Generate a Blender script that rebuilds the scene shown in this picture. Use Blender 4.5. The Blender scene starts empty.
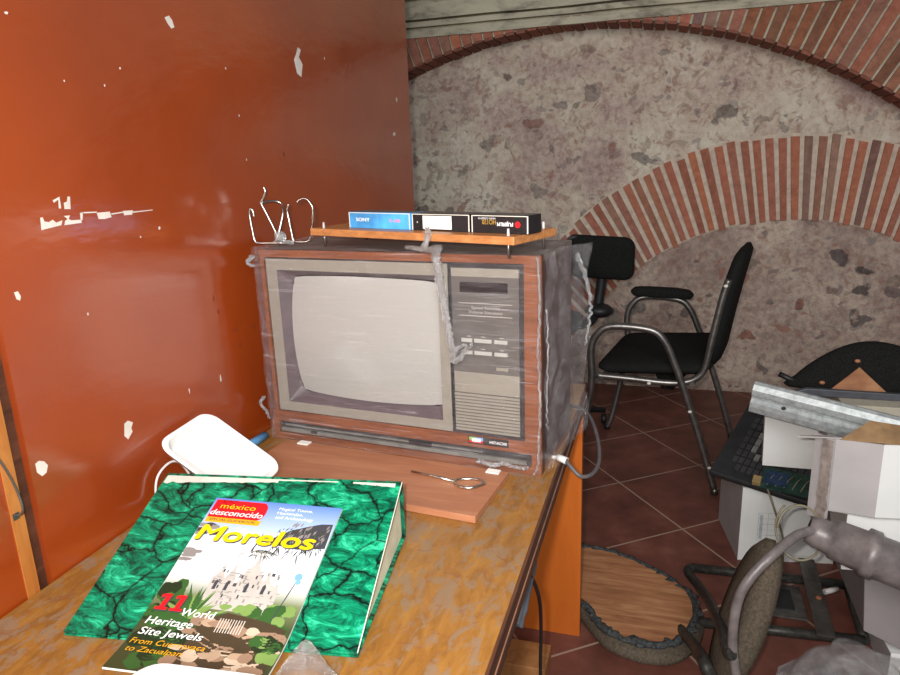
import bpy, bmesh, math, random
from mathutils import Vector, Matrix, noise
random.seed(7)
S = bpy.context.scene
COL = S.collection
R = math.radians

# ------------------------------------------------------------ camera, world, lights
cd = bpy.data.cameras.new('camera'); cam = bpy.data.objects.new('camera', cd); COL.objects.link(cam)
cd.sensor_width = 36; cd.lens = 27.6; cd.clip_start = 0.02
right = Vector((0.9563, 0.2903, -0.0348)); down = Vector((0.0413, -0.2519, -0.9669)); fwd = Vector((-0.2895, 0.9232, -0.2529))
m = Matrix((right, -down, -fwd)).transposed().to_4x4(); m.translation = (0, 0, 1.34)
cam.matrix_world = m
S.camera = cam
S.view_settings.view_transform = 'Standard'; S.view_settings.look = 'None'
S.view_settings.gamma = 1; S.view_settings.exposure = 0.0; S.view_settings.use_curve_mapping = False

w = bpy.data.worlds.new('world'); S.world = w; w.use_nodes = True
w.node_tree.nodes['Background'].inputs[0].default_value = (0.86, 0.93, 1.0, 1)
w.node_tree.nodes['Background'].inputs[1].default_value = 0.10

def area(name, loc, aim, size, sizey, power, color=(1, 1, 1)):
    l = bpy.data.lights.new(name, 'AREA'); l.shape = 'RECTANGLE'; l.size = size; l.size_y = sizey
    l.energy = power; l.color = color
    o = bpy.data.objects.new(name, l); COL.objects.link(o); o.location = loc
    o.rotation_euler = (Vector(aim) - Vector(loc)).to_track_quat('-Z', 'Y').to_euler()
    return o
area('camera_flash', (-0.045, 0.0, 1.375), (-0.35, 2.0, 0.9), 0.035, 0.02, 19.0, (1.0, 0.97, 0.92))
area('room_daylight', (0.6, -1.6, 2.4), (0.0, 4.0, 1.2), 2.2, 1.4, 110.0, (0.97, 0.98, 1.0))

# ------------------------------------------------------------ colour and material helpers
def lin(c):
    return tuple((x / 255 / 12.92) if x / 255 <= 0.04045 else ((x / 255 + 0.055) / 1.055) ** 2.4 for x in c) + (1,)

class NT:
    def __init__(s, name):
        s.m = bpy.data.materials.new(name); s.m.use_nodes = True
        s.t = s.m.node_tree; s.n = s.t.nodes; s.b = s.n['Principled BSDF']; s.out = s.n['Material Output']
    def node(s, typ, **kw):
        n = s.n.new(typ)
        for k, v in kw.items(): setattr(n, k, v)
        return n
    def link(s, a, b): s.t.links.new(a, b)
    def coord(s, scale=(1, 1, 1), rot=(0, 0, 0), kind='Object'):
        tc = s.node('ShaderNodeTexCoord'); mp = s.node('ShaderNodeMapping')
        mp.inputs['Scale'].default_value = scale; mp.inputs['Rotation'].default_value = rot
        s.link(tc.outputs[kind], mp.inputs['Vector']); return mp.outputs[0]
    def noise(s, vec, scale, detail=4, rough=0.55, dist=0):
        n = s.node('ShaderNodeTexNoise'); n.inputs['Scale'].default_value = scale; n.inputs['Detail'].default_value = detail
        n.inputs['Roughness'].default_value = rough; n.inputs['Distortion'].default_value = dist
        s.link(vec, n.inputs['Vector']); return n.outputs['Fac']
    def ramp(s, fac, stops, interp='LINEAR'):
        r = s.node('ShaderNodeValToRGB'); e = r.color_ramp; e.interpolation = interp
        while len(e.elements) < len(stops): e.elements.new(0.5)
        for el, (p, c) in zip(e.elements, stops):
            el.position = p; el.color = c if len(c) == 4 and max(c) <= 1 else lin(c)
        s.link(fac, r.inputs[0]); return r.outputs[0]
    def mix(s, fac, a, b, mode='MIX'):
        n = s.node('ShaderNodeMix', data_type='RGBA', blend_type=mode)
        for i, v in ((0, fac), (6, a), (7, b)):
            if isinstance(v, (int, float)): n.inputs[i].default_value = v
            elif isinstance(v, tuple): n.inputs[i].default_value = v if len(v) == 4 and max(v) <= 1 else lin(v)
            else: s.link(v, n.inputs[i])
        return n.outputs[2]
    def math(s, op, a, b=0.0, clamp=False):
        n = s.node('ShaderNodeMath', operation=op); n.use_clamp = clamp
        for i, v in ((0, a), (1, b)):
            if isinstance(v, (int, float)): n.inputs[i].default_value = v
            else: s.link(v, n.inputs[i])
        return n.outputs[0]
    def bump(s, h, strength=0.3, dist=0.01, target=None):
        n = s.node('ShaderNodeBump'); n.inputs['Strength'].default_value = strength; n.inputs['Distance'].default_value = dist
        s.link(h, n.inputs['Height']); s.link(n.outputs[0], (target or s.b).inputs['Normal']); return n.outputs[0]
    def set(s, color=None, rough=None, metal=None, spec=None):
        if color is not None:
            if isinstance(color, tuple): s.b.inputs['Base Color'].default_value = lin(color)
            else: s.link(color, s.b.inputs['Base Color'])
        if rough is not None:
            if isinstance(rough, (int, float)): s.b.inputs['Roughness'].default_value = rough
            else: s.link(rough, s.b.inputs['Roughness'])
        if metal is not None: s.b.inputs['Metallic'].default_value = metal
        if spec is not None: s.b.inputs['Specular IOR Level'].default_value = spec
        return s

def simple(name, c, rough=0.5, metal=0.0, var=0.12, scale=30, bump=0.0, spec=None):
    t = NT(name); v = t.coord(); f = t.noise(v, scale)
    hi = tuple(min(255, x * (1 + var)) for x in c); lo = tuple(x * (1 - var) for x in c)
    t.set(t.ramp(f, [(0.3, lo), (0.7, hi)]), rough, metal, spec)
    if bump: t.bump(t.noise(v, scale * 3), bump, 0.004)
    return t.m

def wood(name, a, b, c, scale=(6, 60, 60), rough=0.45, wear=None, spec=None):
    t = NT(name); v = t.coord(scale)
    f = t.noise(v, 1.6, 6, 0.6, 0.6); col = t.ramp(f, [(0.3, a), (0.5, b), (0.7, c)])
    if wear:
        k = t.noise(t.coord((1, 1, 1)), 9, 6, 0.7, 0.4); col = t.mix(t.ramp(k, [(0.52, (0, 0, 0, 1)), (0.62, (1, 1, 1, 1))]), col, wear)
    t.set(col, rough, spec=spec); t.bump(f, 0.12, 0.002); return t.m

M = {}
# orange gloss paint
t = NT('orange_paint'); v = t.coord((1, 1, 1)); f = t.noise(v, 2.2, 5); g = t.noise(v, 90, 3)
col = t.ramp(f, [(0.3, (146, 56, 15)), (0.7, (164, 67, 18))]); sp = t.ramp(g, [(0.26, (1, 1, 1, 1)), (0.29, (0, 0, 0, 1))])
t.set(t.mix(t.math('MULTIPLY', sp, 0.35), col, (120, 50, 25)), t.ramp(t.noise(v, 5, 4), [(0.3, (0.15,) * 3 + (1,)), (0.7, (0.24,) * 3 + (1,))]), spec=1.0); t.b.inputs['IOR'].default_value = 1.75
t.bump(t.noise(t.coord((1, 1.5, 3)), 4, 4), 0.22, 0.01); M['orange'] = t.m
M['chip'] = simple('bare_plaster', (225, 215, 205), 0.8, var=0.05)
M['chip_dark'] = simple('dark_scuff', (110, 40, 20), 0.6)
M['strip_wood'] = wood('bare_plywood_edge', (150, 90, 40), (176, 108, 48), (196, 130, 66), (30, 30, 4))
# stone wall
def stone(name, base, mortar2, cover, tone):
    t = NT(name); v = t.coord()
    dn = t.node('ShaderNodeTexNoise'); dn.inputs['Scale'].default_value = 7; dn.inputs['Detail'].default_value = 5; t.link(v, dn.inputs['Vector'])
    vm = t.node('ShaderNodeVectorMath', operation='MULTIPLY_ADD'); t.link(dn.outputs['Color'], vm.inputs[0]); vm.inputs[1].default_value = (0.22, 0.22, 0.22); t.link(v, vm.inputs[2])
    mp = t.node('ShaderNodeMapping'); mp.inputs['Scale'].default_value = (1, 1, 1.35); t.link(vm.outputs[0], mp.inputs[0])
    def layer(scale, thr0, thr1):
        vo = t.node('ShaderNodeTexVoronoi', feature='F1'); vo.inputs['Scale'].default_value = scale; t.link(mp.outputs[0], vo.inputs['Vector'])
        sep = t.node('ShaderNodeSeparateColor'); t.link(vo.outputs['Color'], sep.inputs[0])
        r = t.math('ADD', thr0, t.math('MULTIPLY', sep.outputs[0], thr1))      # stone radius per cell
        k = t.math('MULTIPLY', t.math('SUBTRACT', r, vo.outputs['Distance']), 14, True)
        return k, sep
    k1, s1 = layer(7.0, -0.20, 0.66); k2, s2 = layer(16, -0.16, 0.66)
    mott = t.noise(v, 26, 6, 0.7)
    mort = t.mix(t.ramp(t.noise(v, 2.4, 5, 0.6), [(0.38, (0, 0, 0, 1)), (0.64, (1, 1, 1, 1))]), base, mortar2)
    mort = t.mix(0.55, mort, t.ramp(mott, [(0.32, (95, 85, 80)), (0.55, (190, 182, 165)), (0.7, (215, 206, 186))]), 'OVERLAY')
    mort = t.mix(t.ramp(t.noise(v, 17, 5, 0.65, 1.2), [(0.52, (0, 0, 0, 1)), (0.64, (0.62,) * 3 + (1,))]), mort, (150, 112, 98))
    sc = t.ramp(s1.outputs[1], tone, 'CONSTANT'); sc2 = t.ramp(s2.outputs[1], tone, 'CONSTANT')
    sc = t.mix(0.6, sc, t.ramp(mott, [(0.35, (70, 70, 70)), (0.65, (200, 195, 190))]), 'OVERLAY')
    c = t.mix(t.math('MULTIPLY', k2, cover * 0.8), mort, sc2); c = t.mix(t.math('MULTIPLY', k1, cover), c, sc)
    t.set(c, 0.9, spec=0.2)
    h = t.math('ADD', t.math('MULTIPLY', k1, 0.5), mott); t.bump(h, 0.7, 0.012); return t.m
tone = [(0.0, (128, 112, 112)), (0.2, (150, 128, 118)), (0.38, (92, 84, 88)), (0.5, (152, 100, 84)), (0.6, (138, 130, 124)), (0.78, (72, 66, 70)), (0.84, (160, 142, 126))]
M['stone'] = stone('rubble_stone_and_mortar', (222, 214, 202), (190, 170, 166), 0.62, tone)
M['stone_low'] = stone('purple_grey_rubble_stone', (206, 192, 182), (166, 146, 140), 0.8, tone)
t = NT('aged_plaster'); v = t.coord((1, 1, 3)); f = t.noise(v, 5, 7, 0.7, 0.5)
t.set(t.ramp(f, [(0.3, (120, 112, 98)), (0.5, (186, 178, 156)), (0.7, (206, 196, 170))]), 0.9, spec=0.2); t.bump(f, 0.5, 0.01); M['plaster'] = t.m
t = NT('pale_mortar'); v = t.coord(); f = t.noise(v, 25, 6, 0.7)
t.set(t.ramp(f, [(0.3, (184, 168, 152)), (0.6, (218, 202, 182))]), 0.9, spec=0.2); t.bump(f, 0.5, 0.006); M['mortar'] = t.m
def brickmat(name, stops):
    t = NT(name); ge = t.node('ShaderNodeNewGeometry'); c = t.ramp(ge.outputs['Random Per Island'], stops)
    f = t.noise(t.coord(), 30, 6, 0.7); c = t.mix(0.55, c, t.ramp(f, [(0.35, (90, 88, 86)), (0.65, (165, 160, 158))]), 'OVERLAY')
    t.set(c, 0.88, spec=0.2); t.bump(f, 0.5, 0.006); return t.m
M['brick'] = brickmat('orange_red_brick', [(0, (184, 120, 98)), (0.3, (200, 132, 106)), (0.5, (186, 128, 112)), (0.65, (204, 138, 104)), (0.8, (150, 116, 108)), (0.9, (188, 150, 130)), (1, (178, 116, 94))])
M['brick_dark'] = brickmat('brown_brick', [(0, (160, 98, 76)), (0.5, (176, 118, 88)), (0.75, (140, 106, 86)), (1, (184, 112, 84))])
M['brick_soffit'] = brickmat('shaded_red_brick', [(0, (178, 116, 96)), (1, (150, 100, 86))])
# floor tiles
t = NT('terracotta_floor_tiles'); tc = t.node('ShaderNodeTexCoord'); mp = t.node('ShaderNodeMapping', vector_type='TEXTURE')
mp.inputs['Location'].default_value = (0.111, 2.391, 0); mp.inputs['Rotation'].default_value = (0, 0, R(37)); mp.inputs['Scale'].default_value = (0.405,) * 3
t.link(tc.outputs['Object'], mp.inputs['Vector']); sx = t.node('ShaderNodeSeparateXYZ'); t.link(mp.outputs[0], sx.inputs[0])
def dist_edge(o): return t.math('ABSOLUTE', t.math('SUBTRACT', t.math('FRACT', t.math('ADD', o, 100.5)), 0.5))
gx = t.math('MINIMUM', dist_edge(sx.outputs[0]), dist_edge(sx.outputs[1]))
gr = t.math('LESS_THAN', gx, 0.009)
fl = t.node('ShaderNodeVectorMath', operation='FLOOR'); t.link(mp.outputs[0], fl.inputs[0]); wn = t.node('ShaderNodeTexWhiteNoise'); t.link(fl.outputs[0], wn.inputs[0])
v = t.coord(); f = t.noise(v, 7, 7, 0.65)
c = t.ramp(f, [(0.3, (92, 56, 47)), (0.55, (120, 72, 60)), (0.75, (140, 94, 80))])
c = t.mix(t.math('MULTIPLY', wn.outputs[0], 0.2), c, (88, 50, 40))
c = t.mix(t.ramp(t.noise(v, 55, 3), [(0.70, (0, 0, 0, 1)), (0.76, (0.5,) * 3 + (1,))]), c, (150, 120, 100))
t.set(t.mix(gr, c, (164, 136, 118)), t.mix(gr, (0.42,) * 3 + (1,), (0.8,) * 3 + (1,)), spec=0.35)
t.bump(t.math('ADD', t.math('MULTIPLY', gr, -1.0), t.math('MULTIPLY', f, 0.3)), 0.35, 0.003); M['floor'] = t.m

# desk top: worn varnish
t = NT('worn_varnished_desktop'); v = t.coord((1, 1, 1)); f = t.noise(t.coord((5, 1.3, 1)), 9, 6, 0.65, 0.8)
c = t.ramp(f, [(0.25, (116, 78, 38)), (0.5, (150, 102, 44)), (0.75, (168, 122, 60))])
k = t.noise(t.coord((1.5, .8, 1)), 26, 8, 0.7, 0.7); c = t.mix(t.ramp(k, [(0.50, (0, 0, 0, 1)), (0.57, (0.8,) * 3 + (1,))]), c, (138, 114, 90))
k2 = t.noise(v, 34, 5, 0.7, 1.2); c = t.mix(t.ramp(k2, [(0.56, (0, 0, 0, 1)), (0.66, (0.7,) * 3 + (1,))]), c, (132, 84, 48))
t.set(c, t.ramp(k, [(0.5, (0.30,) * 3 + (1,)), (0.6, (0.6,) * 3 + (1,))])); t.bump(k, 0.15, 0.002); M['desktop'] = t.m
M['desk_edge'] = wood('dark_brown_edge_band', (60, 36, 26), (84, 50, 34), (100, 62, 42), (30, 3, 30))
M['desk_edge_light'] = simple('scuffed_edge_line', (150, 104, 80), 0.5)
M['desk_panel'] = wood('orange_varnished_panel', (184, 92, 28), (194, 100, 32), (204, 110, 38), (10, 10, 1.5), 0.4)
M['board'] = wood('reddish_plywood_board', (158, 104, 74), (170, 112, 80), (182, 126, 92), (4, 30, 30), 0.45)
M['plank'] = wood('oak_laminate_plank', (160, 104, 58), (182, 120, 70), (196, 138, 84), (5, 60, 60), 0.4)
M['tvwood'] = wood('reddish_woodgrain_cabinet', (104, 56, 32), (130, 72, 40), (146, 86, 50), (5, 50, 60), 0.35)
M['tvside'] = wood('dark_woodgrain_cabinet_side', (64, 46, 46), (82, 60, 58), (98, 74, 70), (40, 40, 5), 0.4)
M['tvtop'] = wood('grey_cabinet_top', (104, 94, 90), (120, 108, 102), (136, 124, 116), (5, 40, 40), 0.55)  # top in a greyer, paler tone than the sides
M['bezel'] = simple('champagne_grey_plastic', (142, 136, 124), 0.4, var=0.03)
M['panelgrey'] = simple('dark_grey_control_panel', (90, 84, 80), 0.45, var=0.04)
M['gap'] = simple('near_black_plastic', (38, 34, 36), 0.5)
M['mask'] = simple('dark_purple_grey_screen_surround', (88, 74, 78), 0.45, var=0.06)
M['slot'] = simple('dark_recess', (46, 44, 44), 0.5)
M['slotgrey'] = simple('grey_metal_lip', (120, 118, 112), 0.35)
M['key'] = simple('pale_grey_button', (176, 172, 166), 0.4, var=0.03)
t = NT('cathode_ray_glass'); t.set((172, 170, 164), 0.22); t.b.inputs['Coat Weight'].default_value = 0.6; t.b.inputs['Coat Roughness'].default_value = 0.12
v = t.coord(); t.bump(t.noise(v, 6, 3), 0.05, 0.01); M['screen'] = t.m
t = NT('display_window'); t.set((22, 16, 20), 0.15); M['display'] = t.m
# stretch film
def film(name, haze, sheen, streak=(2, 2, 14), milky=(0.80, 0.76, 0.80, 1), bump=1.0, lo=0.45, hi=0.75, gloss=0.2):
    t = NT(name); t.n.remove(t.b)
    v = t.coord(streak); n1 = t.noise(v, 5, 7, 0.7, 1.4); v2 = t.coord((9, 3, 3), (0.3, 0.6, 0.9)); n2 = t.noise(v2, 5, 6, 0.7, 0.8)
    h = t.math('ADD', n1, n2)
    tr = t.node('ShaderNodeBsdfTransparent'); gl = t.node('ShaderNodeBsdfGlossy'); gl.inputs['Roughness'].default_value = gloss
    df = t.node('ShaderNodeBsdfDiffuse'); df.inputs[0].default_value = milky
    bp = t.node('ShaderNodeBump'); bp.inputs['Strength'].default_value = bump; bp.inputs['Distance'].default_value = 0.03
    t.link(h, bp.inputs['Height']); t.link(bp.outputs[0], gl.inputs['Normal'])
    m1 = t.node('ShaderNodeMixShader'); m2 = t.node('ShaderNodeMixShader')
    st = 0
    for rot, sc in (((0, 0.35, 0), 9), ((0, -0.5, 0), 8), ((0, 0.05, 0), 11), ((0, 1.3, 0), 6)):
        q = t.noise(t.coord((1.2, 1.2, 26), rot), sc, 2, 0.5, 0.2); pk = t.noise(v, 3.5, 2)
        line = t.math('MULTIPLY', t.ramp(q, [(0.635, (0, 0, 0, 1)), (0.68, (1, 1, 1, 1))]), t.ramp(pk, [(0.46, (0, 0, 0, 1)), (0.6, (1, 1, 1, 1))]))
        st = t.math('ADD', st, line)  # pale streaks painted into the haze stand in for highlights on wrinkles
    hz0 = t.ramp(n1, [(lo, (haze * 0.5,) * 3 + (1,)), (hi, (min(1, haze * 2.2),) * 3 + (1,))])
    hz = t.math('ADD', hz0, t.math('MULTIPLY', st, 0.13), True)
    t.link(hz, m1.inputs[0]); t.link(tr.outputs[0], m1.inputs[1]); t.link(df.outputs[0], m1.inputs[2])
    m2.inputs[0].default_value = sheen
    t.link(m1.outputs[0], m2.inputs[1]); t.link(gl.outputs[0], m2.inputs[2]); t.link(m2.outputs[0], t.out.inputs['Surface'])
    return t.m
M['film'] = film('clear_stretch_film', 0.045, 0.10, bump=1.0)
M['film_side'] = film('bunched_stretch_film', 0.07, 0.12, (3, 3, 5))
M['film_rope'] = film('gathered_film_fold', 0.32, 0.50, (30, 30, 10), (0.95, 0.95, 0.95, 1), 1.0, gloss=0.10)  # raised milky white stands in for bright highlights along the folds
M['bagplastic'] = film('crumpled_clear_bag', 0.16, 0.25, (4, 4, 4), (0.62, 0.62, 0.62, 1))
M['chrome'] = simple('chromed_steel', (205, 200, 190), 0.22, 1.0, 0.05)
M['steel_grey'] = simple('dull_grey_steel', (128, 124, 120), 0.38, 0.85, 0.15)
M['darksteel'] = simple('dark_oily_steel', (70, 68, 64), 0.45, 0.6, 0.25, 60)
t = NT('galvanised_sheet'); v = t.coord((3, 3, 3)); f = t.noise(v, 20, 5, 0.7)
t.set(t.ramp(f, [(0.3, (150, 156, 156)), (0.7, (205, 210, 208))]), 0.55, 0.4); t.bump(f, 0.1, 0.002); M['galv'] = t.m
M['black_fabric'] = simple('black_woven_fabric', (32, 32, 31), 0.95, var=0.3, scale=200, bump=0.4, spec=0.1)
M['black_plastic'] = simple('black_moulded_plastic', (30, 30, 31), 0.5)
M['white_dot'] = simple('white_glue_spot', (220, 216, 205), 0.5)
M['foam'] = simple('white_polystyrene_foam', (240, 240, 238), 0.6, var=0.02, bump=0.1)
M['paper'] = simple('white_paper', (232, 230, 222), 0.75, var=0.03)
M['pages'] = simple('stacked_page_edges', (226, 226, 200), 0.8, var=0.06)
t = NT('green_marbled_cover'); v = t.coord()
dn = t.node('ShaderNodeTexNoise'); dn.inputs['Scale'].default_value = 9; dn.inputs['Detail'].default_value = 5; t.link(v, dn.inputs['Vector'])
vm = t.node('ShaderNodeVectorMath', operation='MULTIPLY_ADD'); t.link(dn.outputs['Color'], vm.inputs[0]); vm.inputs[1].default_value = (0.16, 0.10, 0.1); t.link(v, vm.inputs[2])
vo = t.node('ShaderNodeTexVoronoi', feature='DISTANCE_TO_EDGE'); vo.inputs['Scale'].default_value = 15; t.link(vm.outputs[0], vo.inputs['Vector'])
f = t.noise(t.coord((1, 2.4, 1), (0, 0, -0.5)), 20, 8, 0.78, 1.0)
c = t.ramp(f, [(0.32, (0, 26, 22)), (0.43, (0, 84, 60)), (0.54, (4, 145, 102)), (0.64, (64, 212, 160))])
c = t.mix(t.ramp(vo.outputs[0], [(0.006, (1, 1, 1, 1)), (0.03, (0.4,) * 3 + (1,)), (0.09, (0, 0, 0, 1))]), c, (2, 16, 14))
t.set(c, 0.3); M['green'] = t.m
M['carton_grey'] = simple('grey_and_shade_carton', (176, 170, 168), 0.75, var=0.04, scale=8)  # grey flaps; also painted shade on the white cartons' left faces
M['carton_grey_dark'] = simple('dark_grey_carton', (134, 126, 126), 0.75, var=0.04, scale=8)
M['carton_white'] = simple('white_carton', (226, 226, 222), 0.7, var=0.02, scale=8)
M['carton_brown'] = simple('brown_corrugated_inside', (150, 118, 82), 0.8)
M['tape_brown'] = simple('old_packing_tape', (146, 134, 126), 0.4, var=0.14, scale=50)
M['cream'] = simple('cream_carton', (196, 188, 168), 0.8, var=0.04)
M['print_grey'] = simple('faint_grey_print', (176, 182, 184), 0.7)
M['plywood'] = wood('worn_plywood', (134, 84, 54), (166, 112, 74), (188, 138, 96), (4, 26, 10), 0.7)
M['fuzz'] = simple('frayed_grey_foam', (66, 68, 68), 1.0, var=0.35, scale=120, bump=0.8, spec=0.05)
M['seat_brown'] = simple('brown_grey_upholstery', (86, 76, 64), 0.9, var=0.18, scale=150, bump=0.4, spec=0.15)
M['pvc'] = simple('dirty_grey_pipe', (116, 108, 106), 0.42, 0.15, var=0.25, scale=18, bump=0.3)
M['pvc_dark'] = simple('shadowed_pipe_bore', (40, 38, 38), 0.7)
M['cord_black'] = simple('black_rubber_cord', (28, 27, 28), 0.45)
M['cord_grey'] = simple('grey_rubber_cord', (84, 80, 80), 0.45)
M['cord_white'] = simple('white_plug_plastic', (205, 200, 196), 0.45)
M['wire_yellow'] = simple('yellowed_wire', (122, 114, 90), 0.5)
M['pcb'] = simple('green_circuit_board', (34, 60, 52), 0.5, var=0.3, scale=60)
M['pcb_blue'] = simple('blue_circuit_board', (38, 56, 84), 0.45, var=0.2, scale=60)
M['yellow_part'] = simple('yellow_component', (150, 128, 84), 0.5)
M['keybody'] = simple('black_keyboard_plastic', (40, 40, 42), 0.45)
M['keycap'] = simple('charcoal_keycap', (54, 53, 55), 0.5)
M['keycap_light'] = simple('grey_marked_keycap', (130, 128, 124), 0.5)
M['blue_tube'] = simple('light_blue_plastic', (96, 160, 214), 0.4, var=0.03)
M['adapter'] = simple('slate_grey_plastic', (78, 80, 86), 0.5)
M['ochre_box'] = wood('rough_ochre_wood', (140, 92, 52), (160, 108, 64), (176, 124, 78), (20, 20, 5))
M['tape_blue'] = simple('light_blue_sleeve', (70, 150, 214), 0.35, var=0.25, scale=14)
M['tape_black'] = simple('black_sleeve', (26, 25, 27), 0.4, var=0.2)
M['sleeve_top'] = simple('grey_sleeve_top', (104, 98, 94), 0.5)  # plain grey for the top faces of the sleeves
M['worn_white'] = simple('worn_white_card_edge', (214, 210, 196), 0.7, var=0.05)
def flat(n, c, r=0.35): M[n] = simple(n, c, r, var=0.04, scale=40); return M[n]
for n, c in dict(ink_white=(245, 245, 242), ink_red=(222, 30, 38), ink_yellow=(246, 206, 20), ink_gold=(236, 170, 30), ink_orange=(240, 160, 40), ink_dark=(66, 68, 74),
                 ink_pink=(236, 130, 150), ink_goldtext=(176, 138, 66), leaf_green=(52, 92, 44), leaf_dark=(34, 52, 32), leaf_light=(120, 150, 80),
                 rock_a=(176, 150, 124), rock_b=(150, 122, 100), rock_c=(196, 176, 152), rock_gap=(70, 60, 44), stone_church=(186, 180, 172), stone_church_dark=(140, 134, 130),
                 water=(206, 196, 184), sky_blue_ink=(120, 170, 210), screen_lines=(176, 170, 164), logo_green=(150, 190, 110), logo_blue=(130, 170, 220)).items(): flat(n, c)
t = NT('magazine_cover_print'); uvn = t.node('ShaderNodeUVMap'); s_ = t.node('ShaderNodeSeparateXYZ'); t.link(uvn.outputs[0], s_.inputs[0])
base = t.ramp(s_.outputs[1], [(0.0, (60, 66, 40)), (0.30, (66, 76, 46)), (0.42, (120, 130, 92)), (0.52, (225, 226, 224)), (0.68, (238, 240, 244)), (0.82, (180, 200, 234)), (1.0, (96, 136, 212))])
t.set(base, 0.28); M['cover'] = t.m

# ------------------------------------------------------------ mesh helpers
WM = {}
class MB:
    def __init__(s): s.v = []; s.f = []; s.mi = []; s.uv = None; s.smooth = []
    def add(s, vs, fs, mi=0, smooth=False, T=None):
        o = len(s.v)
        for p in vs:
            p = Vector(p)
            s.v.append(T @ p if T is not None else p)
        for f in fs: s.f.append([i + o for i in f]); s.mi.append(mi); s.smooth.append(smooth)
        return s
    def box(s, a, b, mi=0, T=None):
        x0, y0, z0 = a; x1, y1, z1 = b
        vs = [(x0, y0, z0), (x1, y0, z0), (x1, y1, z0), (x0, y1, z0), (x0, y0, z1), (x1, y0, z1), (x1, y1, z1), (x0, y1, z1)]
        return s.add(vs, [(0, 3, 2, 1), (4, 5, 6, 7), (0, 1, 5, 4), (1, 2, 6, 5), (2, 3, 7, 6), (3, 0, 4, 7)], mi, False, T)
    def prism(s, poly, vec, mi=0, T=None, smooth=False):
        n = len(poly); vec = Vector(vec); vs = [Vector(p) for p in poly] + [Vector(p) + vec for p in poly]
        return s.add(vs, [list(range(n))[::-1], list(range(n, 2 * n))] + [(i, (i + 1) % n, (i + 1) % n + n, i + n) for i in range(n)], mi, smooth, T)
    def tube(s, pts, r, mi=0, seg=10, T=None, closed=False, caps=True, flatten=None):
        pts = [Vector(p) for p in pts]; n = len(pts); rings = []; up = None
        rr = r if isinstance(r, (list, tuple)) else [r] * n
        for i in range(n):
            if closed: d = pts[(i + 1) % n] - pts[i - 1]
            else: d = pts[min(i + 1, n - 1)] - pts[max(i - 1, 0)]
            d.normalize()
            if up is None: up = d.orthogonal().normalized()
            up = (up - d * up.dot(d)); up = up.normalized() if up.length > 1e-6 else d.orthogonal().normalized()
            b = d.cross(up)
            rings.append([pts[i] + (up * math.cos(a) + b * math.sin(a)) * rr[i] for a in [2 * math.pi * k / seg for k in range(seg)]])
        vs = [p for q in rings for p in q]; fs = []
        for i in range(n if closed else n - 1):
            j = (i + 1) % n
            for k in range(seg): fs.append((i * seg + k, i * seg + (k + 1) % seg, j * seg + (k + 1) % seg, j * seg + k))
        s.add(vs, fs, mi, True, T)
        if not closed and caps:
            s.add(rings[0], [list(range(seg))[::-1]], mi, False, T); s.add(rings[-1], [list(range(seg))], mi, False, T)
        return s
    def grid(s, fn, nu, nv, mi=0, smooth=True, T=None, flip=False):
        vs = [fn(i / nu, j / nv) for j in range(nv + 1) for i in range(nu + 1)]; w = nu + 1
        fs = [(j * w + i, j * w + i + 1, (j + 1) * w + i + 1, (j + 1) * w + i) for j in range(nv) for i in range(nu)]
        if flip: fs = [f[::-1] for f in fs]
        return s.add(vs, fs, mi, smooth, T)
    def blob(s, c, r, mi=0, T=None, seg=12, rings=8, amp=0.0, freq=10):
        c = Vector(c); r = (r, r, r) if isinstance(r, (int, float)) else r
        def fn(u, v):
            a = u * 2 * math.pi; b = (v - 0.5) * math.pi
            d = Vector((math.cos(a) * math.cos(b), math.sin(a) * math.cos(b), math.sin(b)))
            k = 1 + amp * noise.noise(d * freq / 5 + c * 7)
            return c + Vector((d.x * r[0], d.y * r[1], d.z * r[2])) * k
        return s.grid(fn, seg, rings, mi, True, T)
    def build(s, name, mats, parent=None, bevel=0, origin=None, solid=0, subsurf=0, weld=True):
        mats = mats if isinstance(mats, list) else [mats]
        me = bpy.data.meshes.new(name)
        if parent is not None:
            inv = WM[parent].inverted(); vs = [inv @ v for v in s.v]
        else:
            xs = [v.x for v in s.v]; ys = [v.y for v in s.v]; zs = [v.z for v in s.v]
            o = Vector(origin) if origin is not None else Vector(((min(xs) + max(xs)) / 2, (min(ys) + max(ys)) / 2, min(zs)))
            vs = [v - o for v in s.v]
        me.from_pydata([tuple(v) for v in vs], [], s.f)
        for mt in mats: me.materials.append(mt)
        for p, i, sm in zip(me.polygons, s.mi, s.smooth): p.material_index = i; p.use_smooth = sm
        if s.uv:
            l = me.uv_layers.new(name='UVMap')
            for lp in me.loops: l.data[lp.index].uv = s.uv.get(lp.vertex_index, (0, 0))
        if weld:
            bm = bmesh.new(); bm.from_mesh(me); bmesh.ops.remove_doubles(bm, verts=bm.verts, dist=1e-6); bm.to_mesh(me); bm.free()
        ob = bpy.data.objects.new(name, me); COL.objects.link(ob)
        if parent is not None: ob.parent = parent; WM[ob] = WM[parent]
        else: ob.location = o; WM[ob] = Matrix.Translation(o)
        if solid: md = ob.modifiers.new('solid', 'SOLIDIFY'); md.thickness = solid; md.offset = 0
        if bevel: md = ob.modifiers.new('bevel', 'BEVEL'); md.width = bevel; md.segments = 2; md.limit_method = 'ANGLE'
        if subsurf: md = ob.modifiers.new('sub', 'SUBSURF'); md.levels = subsurf; md.render_levels = subsurf
        return ob

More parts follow.
